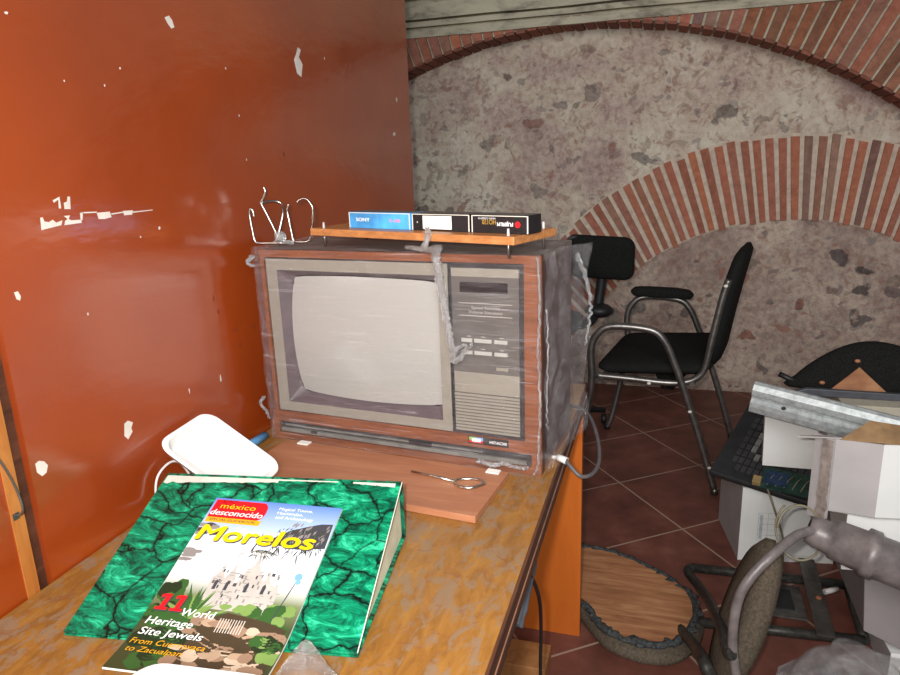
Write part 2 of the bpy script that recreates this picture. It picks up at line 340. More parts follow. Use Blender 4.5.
def tag(o, label=None, cat=None, group=None, kind=None):
    for k, v in (('label', label), ('category', cat), ('group', group), ('kind', kind)):
        if v: o[k] = v
    return o
def thing(name, label, cat, loc, rz=0, group=None):
    o = bpy.data.objects.new(name, None); COL.objects.link(o); o.location = loc; o.rotation_euler = (0, 0, rz); o.empty_display_size = 0.05
    WM[o] = Matrix.Translation(loc) @ Matrix.Rotation(rz, 4, 'Z'); return tag(o, label, cat, group)
def struct(o): return tag(o, kind='structure')
def smoothpath(pts, n=6, closed=False):
    P = [Vector(p) for p in pts]; out = []; N = len(P)
    for i in range(N if closed else N - 1):
        p0 = P[(i - 1) % N] if closed or i else P[0]; p1 = P[i]; p2 = P[(i + 1) % N]; p3 = P[(i + 2) % N] if closed or i + 2 < N else P[-1]
        for k in range(n):
            u = k / n; out.append(0.5 * ((2 * p1) + (p2 - p0) * u + (2 * p0 - 5 * p1 + 4 * p2 - p3) * u * u + (3 * p1 - p0 - 3 * p2 + p3) * u ** 3))
    if not closed: out.append(P[-1])
    return out
def rrect(x0, y0, x1, y1, r, n=5):
    out = []
    for cx, cy, a0 in ((x1 - r, y1 - r, 0), (x0 + r, y1 - r, 90), (x0 + r, y0 + r, 180), (x1 - r, y0 + r, 270)):
        for k in range(n + 1):
            a = R(a0 + 90 * k / n); out.append((cx + r * math.cos(a), cy + r * math.sin(a)))
    return out
def text(mb, body, x, y, height, mapfn, mi, width=None, bold=0.0, shear=0.0, align='LEFT'):
    """lettering: 2-D outline of the words, placed through mapfn(x, y)"""
    stroke, bold = bold, 0.0
    cu = bpy.data.curves.new('lettering', 'FONT'); cu.body = body; cu.size = 1; cu.offset = bold; cu.shear = shear; cu.resolution_u = 3; cu.align_x = 'LEFT'
    ob = bpy.data.objects.new('lettering', cu); COL.objects.link(ob)
    dg = bpy.context.evaluated_depsgraph_get(); me = bpy.data.meshes.new_from_object(ob.evaluated_get(dg))
    vs = [v.co.copy() for v in me.vertices]; fs = [tuple(p.vertices) for p in me.polygons]
    bpy.data.objects.remove(ob); bpy.data.curves.remove(cu); bpy.data.meshes.remove(me)
    if not vs: return
    x0 = min(v.x for v in vs); x1 = max(v.x for v in vs)
    if width and width > .3:
        bm = bmesh.new(); bv = [bm.verts.new(v) for v in vs]
        for f in fs: bm.faces.new([bv[i] for i in f])
        bmesh.ops.triangulate(bm, faces=bm.faces[:]); bmesh.ops.subdivide_edges(bm, edges=bm.edges[:], cuts=2, use_grid_fill=True); bmesh.ops.triangulate(bm, faces=bm.faces[:])
        bm.verts.index_update(); vs = [v.co.copy() for v in bm.verts]; fs = [tuple(v.index for v in f.verts) for f in bm.faces]; bm.free()
    o_ = mapfn(x, y); nl = (mapfn(x + .01, y) - o_).cross(mapfn(x, y + .01) - o_).normalized()
    sy = height / 0.7; sx = (width / (x1 - x0)) if width else sy
    if align == 'CENTER': x -= (x1 - x0) * sx / 2
    for k_, (d, e) in enumerate(((-1, 0), (1, 0), (0, .5), (0, -.5), (0, 0)) if stroke > .04 else ((-1, 0), (0, 0), (1, 0)) if stroke else ((0, 0),)):
        mb.add([mapfn(x + (v.x - x0) * sx + d * stroke * sy, y + v.y * sy + e * stroke * sy) + nl * (.00004 * k_) for v in vs], fs, mi)

# ------------------------------------------------------------ structure
FLR = MB().grid(lambda u, v: Vector((-3 + 6.4 * u, -0.8 + 6.0 * v, 0)), 1, 1, smooth=False)
fo = FLR.build('floor', M['floor'], origin=(0, 0, 0)); struct(fo)

# left partition, painted orange, with paint chips
WX = -0.865
mb = MB().box((WX - 0.06, 0.70, 0), (WX, 2.385, 2.9), 0)
mb.box((WX - 0.06, -0.8, 0), (WX, 0.655, 2.9), 0)
def chip(c, w, h, mi=1, n=9, seed=0, skew=0):
    rnd = random.Random(seed); y, z = c; P = []
    for k in range(n):
        a = 2 * math.pi * k / n; q = rnd.uniform(0.6, 1.1)
        P.append((WX + 0.0006, y + math.cos(a) * w / 2 * q + skew * math.sin(a) * h / 2, z + math.sin(a) * h / 2 * q))
    mb.add(P, [list(range(n))], mi)
for i, (y, z, w_, h_, sk) in enumerate([(1.04, 1.235, .006, .008, 0), (0.80, 1.55, .008, .004, 0), (1.0, 1.5, .004, .005, 0), (1.06, 0.92, .004, .014, 0), (1.16, 0.915, .006, .018, 0), (1.30, 1.53, .004, .005, 0), (2.22, 1.42, .03, .015, 0), (2.26, 1.53, .02, .02, 0), (.96, 1.47, .004, .005, 0), (1.33, 1.44, .005, .006, 0), (.88, 1.47, .003, .004, 0),
        (0.99, 1.225, .004, .004, 0), (1.34, 1.35, .004, .006, 0), (1.75, 1.60, .006, .008, 0), (0.85, 1.12, .004, .005, 0)]):
    chip((y, z), w_, h_, 1, 9, i, sk)
for i, (y, z) in enumerate([(1.17, 1.08), (1.18, 1.05), (1.23, 1.00), (1.24, 0.965), (1.3, 0.99), (1.5, 1.36)]): chip((y, z), .006, .012, 2, 7, 50 + i)
for P in ([(0.8212, 1.2986), (0.8346, 1.3032), (0.8342, 1.2858), (0.8297, 1.2861), (0.8314, 1.2988), (0.8226, 1.2949)],
          [(0.8397, 1.2844), (0.8406, 1.2936), (0.8467, 1.295), (0.8494, 1.3023), (0.8541, 1.302), (0.8513, 1.2835)],
          [(0.7942, 1.2756), (0.7986, 1.2761), (0.8004, 1.2696), (0.8078, 1.268), (0.8151, 1.271), (0.8207, 1.2659), (0.8327, 1.2684), (0.8289, 1.2614), (0.7924, 1.2579)],
          [(0.8364, 1.2745), (0.8481, 1.2744), (0.8446, 1.2691), (0.8488, 1.2669), (0.868, 1.266), (0.8682, 1.2612), (0.8345, 1.2608), (0.8371, 1.267), (0.8423, 1.2694)],
          [(0.8704, 1.2773), (0.9017, 1.2756), (0.9013, 1.2737), (0.8712, 1.2753)], [(0.9013, 1.2737), (0.9291, 1.2734), (0.9312, 1.2642), (0.916, 1.2625), (0.903, 1.2637)],
          [(0.9312, 1.2702), (0.9593, 1.2709), (0.9588, 1.2689), (0.9321, 1.2681)], [(0.9581, 1.272), (0.9811, 1.2712), (0.9782, 1.2641), (0.9594, 1.2647)],
          [(0.9807, 1.2691), (1.0297, 1.2684), (1.0295, 1.2673), (0.9803, 1.2671)], [(0.8678, 1.2765), (0.8741, 1.277), (0.8702, 1.2649), (0.8666, 1.2652)],
          [(1.1292, 1.5979), (1.1418, 1.6031), (1.149, 1.597), (1.1534, 1.5852), (1.1442, 1.5817), (1.1355, 1.5887)],
          [(1.6105, 1.6096), (1.6251, 1.6058), (1.6125, 1.5873), (1.6283, 1.5719), (1.6166, 1.5421), (1.5963, 1.5488), (1.5867, 1.5787), (1.598, 1.5912)],
          [(0.7292, 1.1782), (0.7353, 1.1788), (0.7386, 1.171), (0.7363, 1.1652), (0.7309, 1.1681)],
          [(0.7088, 0.9273), (0.7153, 0.9292), (0.7236, 0.9247), (0.7287, 0.9161), (0.7242, 0.9061), (0.716, 0.9043), (0.7088, 0.9134)],
          [(0.8867, 0.9203), (0.8955, 0.9225), (0.9064, 0.915), (0.9005, 0.9068), (0.9022, 0.8997), (0.8897, 0.8902), (0.8824, 0.8997)]):
    mb.add([(WX + .0006, y, z) for y, z in P], [list(range(len(P)))], 1)
wl = mb.build('wall_left', [M['orange'], M['chip'], M['chip_dark']], weld=False, origin=(0, 0, 0)); struct(wl)
mb = MB().box((WX - 0.06, 0.655, 0), (WX + 0.002, 0.675, 2.9), 0); mb.box((WX - .06, .675, 0), (WX - .012, .70, 2.9), 1)
struct(mb.build('trim_1', [M['strip_wood'], M['desk_edge']]))
mb = MB().tube(smoothpath([(WX, .632, .985), (WX + .022, .632, .985), (WX + .018, .655, .93), (WX + .018, .662, .88), (WX, .662, .868)], 4), .0018, 0, 8)
mb.box((WX, .627, .980), (WX + .003, .637, .990)); mb.box((WX, .657, .863), (WX + .003, .667, .873))
tag(mb.build('pull_handle', M['steel_grey']), 'thin metal wire pull handle on the orange wall beside the bare wood strip', 'handle')

# stone wall: recessed face, front layer with great arch, mouldings
AC = (-.451, -.704); AR = 2.68; YB = 4.0; YF = 3.80
LC = (.61, -.178); LCI = (.637, -.286); RI = 1.247; RO = 1.565
mb = MB(); 
mb.box((-3, YB, 0), (3.4, YB + .3, 2.9), 0)
# lower infill under small arch, its own tone
n = 60; arc = []
for k in range(n + 1):
    a = math.radians(180 - 180 * k / n); x = LCI[0] + RI * math.cos(a); z = LCI[1] + RI * math.sin(a)
    if z > 0: arc.append((x, YB - .003, z))
mb.add([(arc[0][0], YB - .003, 0)] + arc + [(arc[-1][0], YB - .003, 0)], [list(range(len(arc) + 2))], 1)
struct(mb.build('wall_back', [M['stone'], M['stone_low']], weld=False, origin=(0, 0, 0)))
mb = MB()
n = 70; a0 = R(15.3); a1 = R(168)
def AP(a, r, y): return Vector((AC[0] + r * math.cos(a), y, AC[1] + r * math.sin(a)))
xsA = []
for k in range(n + 1): xsA.append(a1 + (a0 - a1) * k / n)
for k in range(n):
    p, q = AP(xsA[k], AR, YF), AP(xsA[k + 1], AR, YF); pb, qb = AP(xsA[k], AR, YB), AP(xsA[k + 1], AR, YB)
    mb.add([p, q, Vector((q.x, YF, 2.9)), Vector((p.x, YF, 2.9))], [(0, 1, 2, 3)], 0)
    mb.add([p, q, qb, pb], [(0, 3, 2, 1)], 1)
struct(mb.build('wall_back', [M['plaster'], M['mortar']], weld=False, origin=(0, 0, 0)))
# horizontal mouldings above the great arch
ZM = 1.965
mb = MB()
for z0, z1, d in ((ZM + .0, ZM + .035, .025), (ZM + .05, ZM + .075, .04), (ZM + .085, ZM + .16, .055), (ZM + .19, ZM + .21, .035)):
    mb.grid(lambda u, v, z0=z0, z1=z1, d=d: Vector((-3 + 6.4 * u, YF - (d if 0.2 < v < 0.8 else 0) + .004 * noise.noise(Vector((u * 40, z0 * 9, 0))), (z0 if v < .5 else z1) + .006 * noise.noise(Vector((u * 22, z0 * 5, 3))))), 120, 3, 0, False)
struct(mb.build('trim_2', M['plaster'], origin=(0, 0, 0), weld=False))
# bricks of the great arch: soffit strip and face wedges clipped by the moulding
mb = MB(); da = 0.0215
k = 0; a = R(15.8)
while a < R(160):
    g = a + da * .78; jit = random.uniform(-.004, .004)
    ins = AR - .012 + random.uniform(-.003, .003)
    P = [AP(a, ins, YF - .01), AP(g, ins, YF - .01), AP(g, AR + .03, YF - .01), AP(a, AR + .03, YF - .01)]
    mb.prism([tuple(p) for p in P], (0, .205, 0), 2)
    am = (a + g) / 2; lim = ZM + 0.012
    if math.sin(am) * AR + AC[1] < lim - .015:
        def rlim(t_): return min((lim - AC[1]) / math.sin(t_), AR + .46 + jit)
        lo = AR + .001; P = [AP(a, lo, YF - .014), AP(g, lo, YF - .014), AP(g + .0006, rlim(g), YF - .014), AP(a - .0006, rlim(a), YF - .014)]
        mb.prism([tuple(p) for p in P], (0, .05, 0), 1 if (AC[0] + AR * math.cos(am) > .25 and random.random() < .5) else 0)
    a += da
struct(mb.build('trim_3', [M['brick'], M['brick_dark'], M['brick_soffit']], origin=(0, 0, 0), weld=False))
# small brick arch
mb = MB(); a = R(14)
def LP(a, r, y):
    c = LCI if r < 1.4 else LC
    return Vector((c[0] + r * math.cos(a), y, c[1] + r * math.sin(a)))
mb.add([LP(R(13.5 + 158.5 * i / 60), r, YB - .006) for r in (RI + .004, RO + .01) for i in range(61)], [(i + 1, i, i + 61, i + 62) for i in range(60)], 1)
while a < R(172):
    da2 = .0405 * random.uniform(.93, 1.07); g = a + da2 * .62; r0 = RI + random.uniform(-.008, .012); r1 = RO + random.uniform(-.012, .012)
    tw = random.uniform(-.004, .004)
    mb.prism([tuple(LP(a, r0, YB - .016)), tuple(LP(g - .001, r0, YB - .016)), tuple(LP(g + tw, r1, YB - .016)), tuple(LP(a + tw, r1, YB - .016))], (0, .02, 0), 0)
    a += da2
struct(mb.build('trim_4', [M['brick'], M['mortar']], origin=(0, 0, 0), weld=False))

# ------------------------------------------------------------ desk
desk = thing('desk', 'long wooden desk with worn orange varnished top against the orange wall', 'desk', (-.52, 1.0, 0))
DX0, DX1, DY0, DY1 = -.862, -.178, -.15, 1.78
MB().box((DX0, DY0, .715), (DX1 - .004, DY1, .74)).build('tabletop', M['desktop'], desk, .002)
mb = MB().box((DX1 - .0045, DY0, .690), (DX1, DY1, .7405), 0); mb.box((DX1 - .002, DY0, .712), (DX1 + .0012, DY1, .716), 1)
mb.box((DX0, DY1 - .003, .690), (DX1, DY1 + .002, .7405), 0); mb.box((DX0, DY0, .690), (DX1 - .0045, DY1 - .003, .7149), 0)
mb.build('edge_band', [M['desk_edge'], M['desk_edge_light']], desk)
for y0 in (1.715, DY0 + .04):
    MB().box((DX0 + .02, y0, 0), (DX1 - .004, y0 + .025, .6895)).build('leg_panel', M['desk_panel'], desk, .001)
MB().box((DX0 + .02, DY0 + .066, .2), (DX0 + .038, 1.714, .6895)).build('modesty_panel', M['desk_panel'], desk)

# board under the television front
TVR = R(-6.12); U = Vector((math.cos(TVR), math.sin(TVR), 0)); N = Vector((-math.sin(TVR), math.cos(TVR), 0)); TO = Vector((-.823, 1.272, .7405))
brd = thing('wooden_board', 'thin reddish plywood board lying on the desk in front of the television', 'board', tuple(TO + U * .25 - N * .12))
TB = Matrix.Translation(TO) @ Matrix.Rotation(TVR, 4, 'Z')
MB().box((.055, -.205, .0), (.565, -.026, .013), 0, TB).build('panel', M['board'], brd, .001)
for x in (.105, .537): MB().box((x - .013, -.043, .0132), (x + .013, -.027, .0155), 0, TB).build('label_sticker', M['paper'], brd)
# steel opener on the board
zb = .7545
mb = MB(); P0 = Vector((-.445, 1.140, zb + .003)); P1 = Vector((-.352, 1.118, zb + .003))
mb.tube([P0, P0.lerp(P1, .5) + Vector((0, 0, .001)), P1], [.0022, .003, .0026], 0, 8)
ring = [(-.352, 1.118), (-.335, 1.132), (-.312, 1.134), (-.296, 1.124), (-.300, 1.112), (-.318, 1.098), (-.338, 1.100)]
mb.tube(smoothpath([(x, y, zb + .0035) for x, y in ring], 4, True), .0028, 0, 8, closed=True)
tag(mb.build('bottle_opener', M['chrome']), 'small steel opener with a looped end lying on the board before the television', 'opener')

# ------------------------------------------------------------ television (local: x right, y back, z up)
tv = thing('television', 'old wood-cabinet television wrapped in clear plastic film on the desk', 'television', tuple(TO), TVR)
T = TB
W, D, H = .621, .235, .425
mb = MB()
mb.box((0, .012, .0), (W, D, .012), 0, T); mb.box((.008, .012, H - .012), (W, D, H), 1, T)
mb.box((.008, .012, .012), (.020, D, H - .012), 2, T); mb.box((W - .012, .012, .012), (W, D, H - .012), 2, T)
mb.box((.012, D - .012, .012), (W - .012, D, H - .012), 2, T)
# front frame boards
mb.box((.008, 0, .410), (W, .018, H), 0, T); mb.box((.004, 0, .043), (W, .018, .068), 0, T); mb.box((0, 0, 0), (W, .018, .016), 0, T)
mb.box((0, 0, .016), (.016, .018, .043), 0, T); mb.box((W - .018, 0, .016), (W, .018, .043), 0, T)
mb.box((.010, 0, .068), (.019, .018, .410), 0, T); mb.box((.590, 0, .068), (W, .018, .410), 0, T)
mb.build('cabinet', [M['tvwood'], M['tvtop'], M['tvside']], tv)

MB().add([(.05, D, .03), (W - .05, D, .03), (W - .05, D, .40), (.05, D, .40), (.15, D + .13, .06), (W - .15, D + .13, .06), (W - .15, D + .13, .30), (.15, D + .13, .30)],
         [(0, 1, 5, 4), (1, 2, 6, 5), (2, 3, 7, 6), (3, 0, 4, 7), (4, 5, 6, 7), (0, 3, 2, 1)], 0, False, T).build('back_housing', M['gap'], tv, .004)
# bezel ring
def ring_panel(mb, o, i, y, mi, T):
    (ox0, oz0, ox1, oz1), (ix0, iz0, ix1, iz1) = o, i
    for a, b in (((ox0, y, iz1), (ox1, y + .004, oz1)), ((ox0, y, oz0), (ox1, y + .004, iz0)), ((ox0, y, iz0), (ix0, y + .004, iz1)), ((ix1, y, iz0), (ox1, y + .004, iz1))): mb.box(a, b, mi, T)
mb = MB(); ring_panel(mb, (.018, .068, .590, .410), (.054, .094, .441, .382), .006, 0, T); mb.build('front_gap', M['gap'], tv)
mb = MB(); ring_panel(mb, (.026, .071, .441, .407), (.052, .092, .421, .384), -.003, 0, T)
mb.build('bezel', M['bezel'], tv, .0008)
# sloped surround into the tube
mb = MB(); o = rrect(.052, .092, .421, .384, .003); i = rrect(.074, .112, .418, .370, .020); nn = len(o)
mb.add([(x, -.002, z) for x, z in o] + [(x, .020, z) for x, z in i], [(k, (k + 1) % nn, (k + 1) % nn + nn, k + nn) for k in range(nn)], 0, False, T)
mb.build('screen_surround', M['mask'], tv)
# screen: bulged rounded rectangle
def superscreen(u, v):
    x = 2 * u - 1; z = 2 * v - 1
    X = x * math.sqrt(1 - .09 * z * z) ; Z = z * math.sqrt(1 - .09 * x * x)
    if abs(x) > .9 and abs(z) > .9: X *= .992; Z *= .992
    return Vector((.2455 + X * .176, .021 - .020 * (1 - .5 * (x * x) - .5 * z * z) , .241 + Z * .132))
MB().grid(superscreen, 28, 22, 0, True, T).build('screen', M['screen'], tv)
# control panel
MB().box((.449, -.003, .384), (.581, .004, .400), 0, T).build('silver_strip', M['bezel'], tv, .0005)
MB().box((.449, -.003, .157), (.581, .004, .1985), 0, T).build('silver_strip', M['bezel'], tv, .0005)
cpn = MB().box((.449, -.002, .1985), (.581, .004, .384), 0, T).build('control_panel', M['panelgrey'], tv)
MB().box((.466, -.0032, .355), (.560, -.0018, .374), 0, T).build('channel_display', M['display'], cpn)
fm = lambda y: (lambda a, b: T @ Vector((a, y, b)))
mb = MB()
for z in (.334, .310): mb.box((.463, -.0028, z - .0005), (.568, -.0015, z + .0007), 0, T)
mb.build('panel_rule_lines', M['screen_lines'], cpn); mb = MB()
text(mb, 'Speed Remote', .5165, .3235, .0055, fm(-.0027), 0, .056, .01, 0, 'CENTER'); text(mb, 'Volume Simulator', .5165, .3150, .0055, fm(-.0027), 0, .068, .01, 0, 'CENTER')
for x in (.478, .506, .543): mb.box((x, -.0028, .2695), (x + .008, -.0015, .2708), 0, T); mb.box((x, -.0028, .2455), (x + .008, -.0015, .2468), 0, T)
mb.build('panel_lettering', M['screen_lines'], cpn)
for x0, x1 in ((.467, .489), (.493, .528), (.533, .559)):
    for z in (.259, .235): MB().box((x0, -.006, z), (x1, -.0018, z + .0075), 0, T).build('button', M['key'], cpn, .0008)
MB().box((.536, -.005, .207), (.560, -.0018, .213), 0, T).build('button', M['bezel'], cpn)
mb = MB().box((.449, -.0005, .076), (.581, .004, .1565), 1, T)
for k in range(12):
    z = .0775 + k * .0066; mb.box((.449, -.003, z), (.581, .001, z + .0046), 0, T)
mb.build('speaker_grille', [M['bezel'], M['panelgrey']], tv)
mb = MB().box((.474, -.0015, .051), (.557, .001, .066), 0, T)
mb.box((.476, -.0022, .058), (.490, -.001, .065), 1, T); mb.box((.490, -.0022, .058), (.505, -.001, .065), 2, T); mb.box((.476, -.0023, .0535), (.505, -.001, .0578), 3, T)
mb.box((.482, -.0024, .0555), (.500, -.001, .0625), 5, T)
text(mb, 'HITACHI', .519, .0555, .0058, fm(-.0022), 4, .034, .02)
mb.build('badge', [M['gap'], M['logo_green'], M['logo_blue'], M['ink_red'], M['ink_white'], M['ink_white']], tv)
mb = MB().box((.016, .008, .016), (W - .018, .016, .043), 0, T); mb.box((.02, .002, .018), (W - .03, .012, .026), 1, T); mb.box((.03, .004, .031), (W - .12, .010, .034), 1, T)
mb.box((.10, -.001, .022), (.115, .004, .027), 0, T); mb.box((.34, .000, .029), (.39, .006, .037), 2, T)
mb.build('lower_slot', [M['slot'], M['slotgrey'], M['gap']], tv)
# plastic wrap: one skin round front, top, side; with folds
def wr(p, a=.004, f=14): return noise.noise_vector(Vector(p) * f) * a
mb = MB()
mb.grid(lambda u, v: (lambda p: Vector(p) + wr(p, .0035, 16))((.001 + .626 * u, -.012 - .004 * math.sin(u * 9), .003 + .428 * v)), 70, 46, 0, True, T)
def sidefilm(u, v):
    bulge = .004 + .020 * u ** 2 * (0.6 + .6 * math.sin(v * 7 + 1) ** 2)
    p = (.628 + bulge, -.008 + .275 * u, .005 + .426 * v - .012 * u * v); return Vector(p) + wr(p, .007, 18)
mb.grid(sidefilm, 30, 46, 1, True, T)
def leftfilm(u, v):
    p = (.002 - .006 * u, -.008 + .24 * u, .005 + .425 * v); return Vector(p) + wr(p, .005, 18)
mb.grid(leftfilm, 12, 40, 1, True, T)
def topfilm(u, v):
    p = (.003 + .627 * u, -.010 + .26 * v, .4305); q = wr(p, .004, 20); return Vector(p) + Vector((q.x, q.y, abs(q.z)))
mb.grid(topfilm, 60, 24, 0, True, T)
mb.build('plastic_wrap', [M['film'], M['film_side']], tv)
def rope(path, r0, r1, amp, seed, name='film_fold', seg=9, n=46):
    P = smoothpath(path, 14); L = len(P); mb = MB()
    pts = []; rr = []
    for i, p in enumerate(P):
        q = noise.noise_vector(Vector((i * .55 + seed, seed * 3.1, 1))) * amp
        pts.append(T @ (Vector(p) + Vector((q.x, abs(q.y) * -.6, q.z)))); rr.append(max(.0008, (r0 + (r1 - r0) * i / L) * (1 + .55 * noise.noise(Vector((i * .9, seed, 5))))))
    mb.tube(pts, rr, 0, seg)
    return mb
def fold(path, r0, r1, amp, seed): rope(path, r0, r1, amp, seed).build('film_fold', M['film_rope'], tv)
fold([(.418, .004, .4345), (.426, -.016, .420), (.434, -.018, .370), (.441, -.018, .320), (.450, -.018, .265), (.457, -.020, .225)], .0085, .006, .004, 1)
fold([(.457, -.020, .225), (.468, -.02, .228), (.480, -.02, .245), (.496, -.02, .262)], .006, .003, .004, 2)
fold([(.456, -.019, .235), (.466, -.02, .250), (.484, -.02, .258)], .005, .003, .004, 3)
fold([(.618, -.012, .425), (.624, -.014, .34), (.620, -.014, .25), (.624, -.014, .15), (.620, -.014, .04), (.612, -.014, .010)], .0022, .0018, .004, 4)
fold([(.640, .20, .40), (.655, .24, .33), (.660, .245, .27), (.652, .24, .2)], .005, .002, .006, 5)
fold([(.632, .0, .33), (.636, -.004, .26), (.634, -.004, .17), (.636, -.004, .10)], .0015, .001, .005, 6)
fold([(.002, -.012, .412), (-.012, -.014, .400), (.002, -.012, .392)], .005, .003, .003, 7)
fold([(-.008, -.012, .10), (-.016, -.016, .085), (-.006, -.012, .065), (.0, -.012, .05)], .004, .002, .004, 8)
fold([(.50, -.022, .026), (.53, -.024, .022), (.555, -.024, .028), (.58, -.02, .022), (.60, -.018, .024)], .005, .003, .004, 9)
fold([(.43, -.0, .4345), (.39, -.0, .434), (.35, .01, .435)], .007, .003, .003, 11)

# plank on the television top, held by four pins
plank = thing('shelf_plank', 'narrow oak shelf plank propped across the top of the wrapped television', 'shelf', (-.44, 1.25, 1.18))
pa = Vector((-.692, 1.277, 0)); pb = Vector((-.235, 1.121, 0)); pu = (pb - pa).normalized(); pn = Vector((-pu.y, pu.x, 0)); PW = .150; PL = (pb - pa).length
TP = Matrix.Translation((pa.x, pa.y, 1.195)) @ Matrix.Rotation(math.atan2(pu.y, pu.x), 4, 'Z')
MB().box((0, 0, 0), (PL, PW, .014), 0, TP).build('panel', M['plank'], plank, .001)
for x, y in ((.030, .010), (PL - .018, .012), (.030, PW - .015), (PL - .018, PW - .015)):
    pin = MB().tube([TP @ Vector((x, y, -.0235)), TP @ Vector((x, y, .010))], .0022, 0, 8).build('pin', M['steel_grey'], plank)
    MB().tube([TP @ Vector((x, y, .011)), TP @ Vector((x, y, .026))], [.003, .002], 0, 8).build('pin_cap', M['cord_white'], pin)
mb = MB(); mb.tube([TP @ Vector(p) for p in ((.308, -.006, .026), (.309, -.005, .012), (.306, -.008, .0), (.300, -.008, -.012))], [.004, .007, .005, .008], 0, 8)
mb.build('knot_of_film', M['film_rope'], plank)

# video tapes in their sleeves
tape_specs = [(.078, .0, 'light blue video cassette box, leftmost of the three on the plank', 'tape_blue'),
              (.2405, .0, 'black video cassette box with a blank white label, middle of the three', 'tape_black'),
              (.3755, .0, 'black video cassette box with red mark and white lettering, rightmost on the plank', 'tape_black')]
for i, (x, rz, lb, mk) in enumerate(tape_specs):
    wd = (.160, .133, .117)[i]; y0 = .035; zt = .0142; dz = .0315
    c = TP @ Vector((x + wd / 2, y0 + .022, zt))
    tp = thing('video_cassette', lb, 'video cassette', tuple(c), 0, 'video cassettes on the plank')
    mb = MB(); mb.box((x, y0, zt), (x + wd - .002, y0 + .045, zt + dz), 0, TP)
    mb.add([(x + .001, y0 + .001, zt + dz + .0003), (x + wd - .003, y0 + .001, zt + dz + .0003), (x + wd - .003, y0 + .044, zt + dz + .0003), (x + .001, y0 + .044, zt + dz + .0003)], [(0, 1, 2, 3)], 1, False, TP)
    mb.build('sleeve', [M[mk], M['sleeve_top']], tp, .0008)
    ff = lambda a, b, x=x: TP @ Vector((x + a, y0 - .0006, zt + b))
    fr = lambda a, b, x=x, wd=wd: TP @ Vector((x + wd - a, y0 - .0006, zt + dz - b))
    mb = MB()
    def q(a0, b0, a1, b1, mi, f=ff): mb.add([f(a0, b0), f(a1, b0), f(a1, b1), f(a0, b1)], [(0, 1, 2, 3)], mi)
    q(.0005, .0005, .0028, dz - .001, 0); q(wd - .0045, .001, wd - .0022, dz - .001, 0); q(.003, dz - .0022, wd - .004, dz - .0008, 0)
    if i == 0:
        text(mb, 'SONY', .020, .0135, .0068, ff, 1, .036, .03); text(mb, 'E-180', .108, .0135, .006, ff, 2, .026, .03)
        q(.076, .002, .077, .029, 3)
        mats = [M['worn_white'], M['ink_white'], M['ink_pink'], M['sky_blue_ink']]
    elif i == 1:
        q(.026, .0035, .092, .0275, 1); q(.012, .014, .0145, .0165, 0); mats = [M['worn_white'], M['paper']]
    else:
        text(mb, 'FUJIFILM', .032, .0125, .0062, fr, 1, .031, .04); text(mb, 'HQ120', .066, .008, .0085, fr, 2, .028, .01)
        text(mb, 'VIDEO CASSETTE', .066, .0045, .0028, fr, 1, .036, 0)
        mb.add([fr(.0225 + .0055 * math.cos(a), .0155 + .0055 * math.sin(a)) for a in [2 * math.pi * k / 14 for k in range(14)]], [list(range(14))], 3)
        mats = [M['worn_white'], M['ink_white'], M['ink_goldtext'], M['ink_red']]
    mb.build('printed_label', mats, tp, weld=False)

# wire hooks on the television's top left
zt = 1.1735
hk = thing('wire_hook', 'chrome bent wire hooks with a clear clip standing on the television top left corner', 'hook', (-.79, 1.32, zt))
yy = 1.315
mb = MB(); rw = .0026
mb.tube(smoothpath([(-.832, yy - .02, 1.232), (-.833, yy - .02, 1.243), (-.838, yy - .02, 1.249), (-.842, yy - .02, 1.240), (-.8415, yy - .02, 1.225), (-.839, yy - .02, 1.200), (-.836, yy - .02, 1.182), (-.828, yy - .02, 1.1765), (-.80, yy - .02, 1.1765), (-.77, yy - .02, 1.1765)], 5), rw, 0, 8)
mb.build('wire', M['chrome'], hk)
mb = MB(); mb.tube(smoothpath([(-.814, yy, 1.292), (-.811, yy, 1.282), (-.818, yy, 1.268), (-.824, yy, 1.259), (-.815, yy, 1.24), (-.795, yy, 1.195), (-.793, yy, 1.178)], 5), rw, 0, 8)
mb.build('wire', M['chrome'], hk)
mb = MB(); mb.tube(smoothpath([(-.824, yy, 1.259), (-.808, yy + .02, 1.262), (-.793, yy + .03, 1.255), (-.785, yy + .02, 1.237), (-.790, yy + .01, 1.205), (-.795, yy, 1.178)], 5), rw, 0, 8)
mb.build('wire', M['chrome'], hk)
mb = MB(); mb.tube(smoothpath([(-.758, yy, 1.256), (-.763, yy, 1.242), (-.761, yy, 1.225), (-.758, yy, 1.20), (-.755, yy, 1.182), (-.748, yy, 1.1768), (-.725, yy, 1.1768), (-.715, yy, 1.182), (-.709, yy, 1.20), (-.704, yy, 1.225), (-.703, yy, 1.240), (-.704, yy, 1.252), (-.716, yy, 1.266), (-.730, yy, 1.265), (-.738, yy, 1.258)], 5), rw, 0, 8)
mb.build('wire', M['chrome'], hk)
mb = MB(); mb.blob((-.785, yy, 1.187), (.014, .012, .012), 0, amp=.3); mb.tube([(-.80, yy, 1.1765), (-.75, yy - .01, 1.1765)], .004, 0, 8)
mb.build('clip', M['film_rope'], hk)

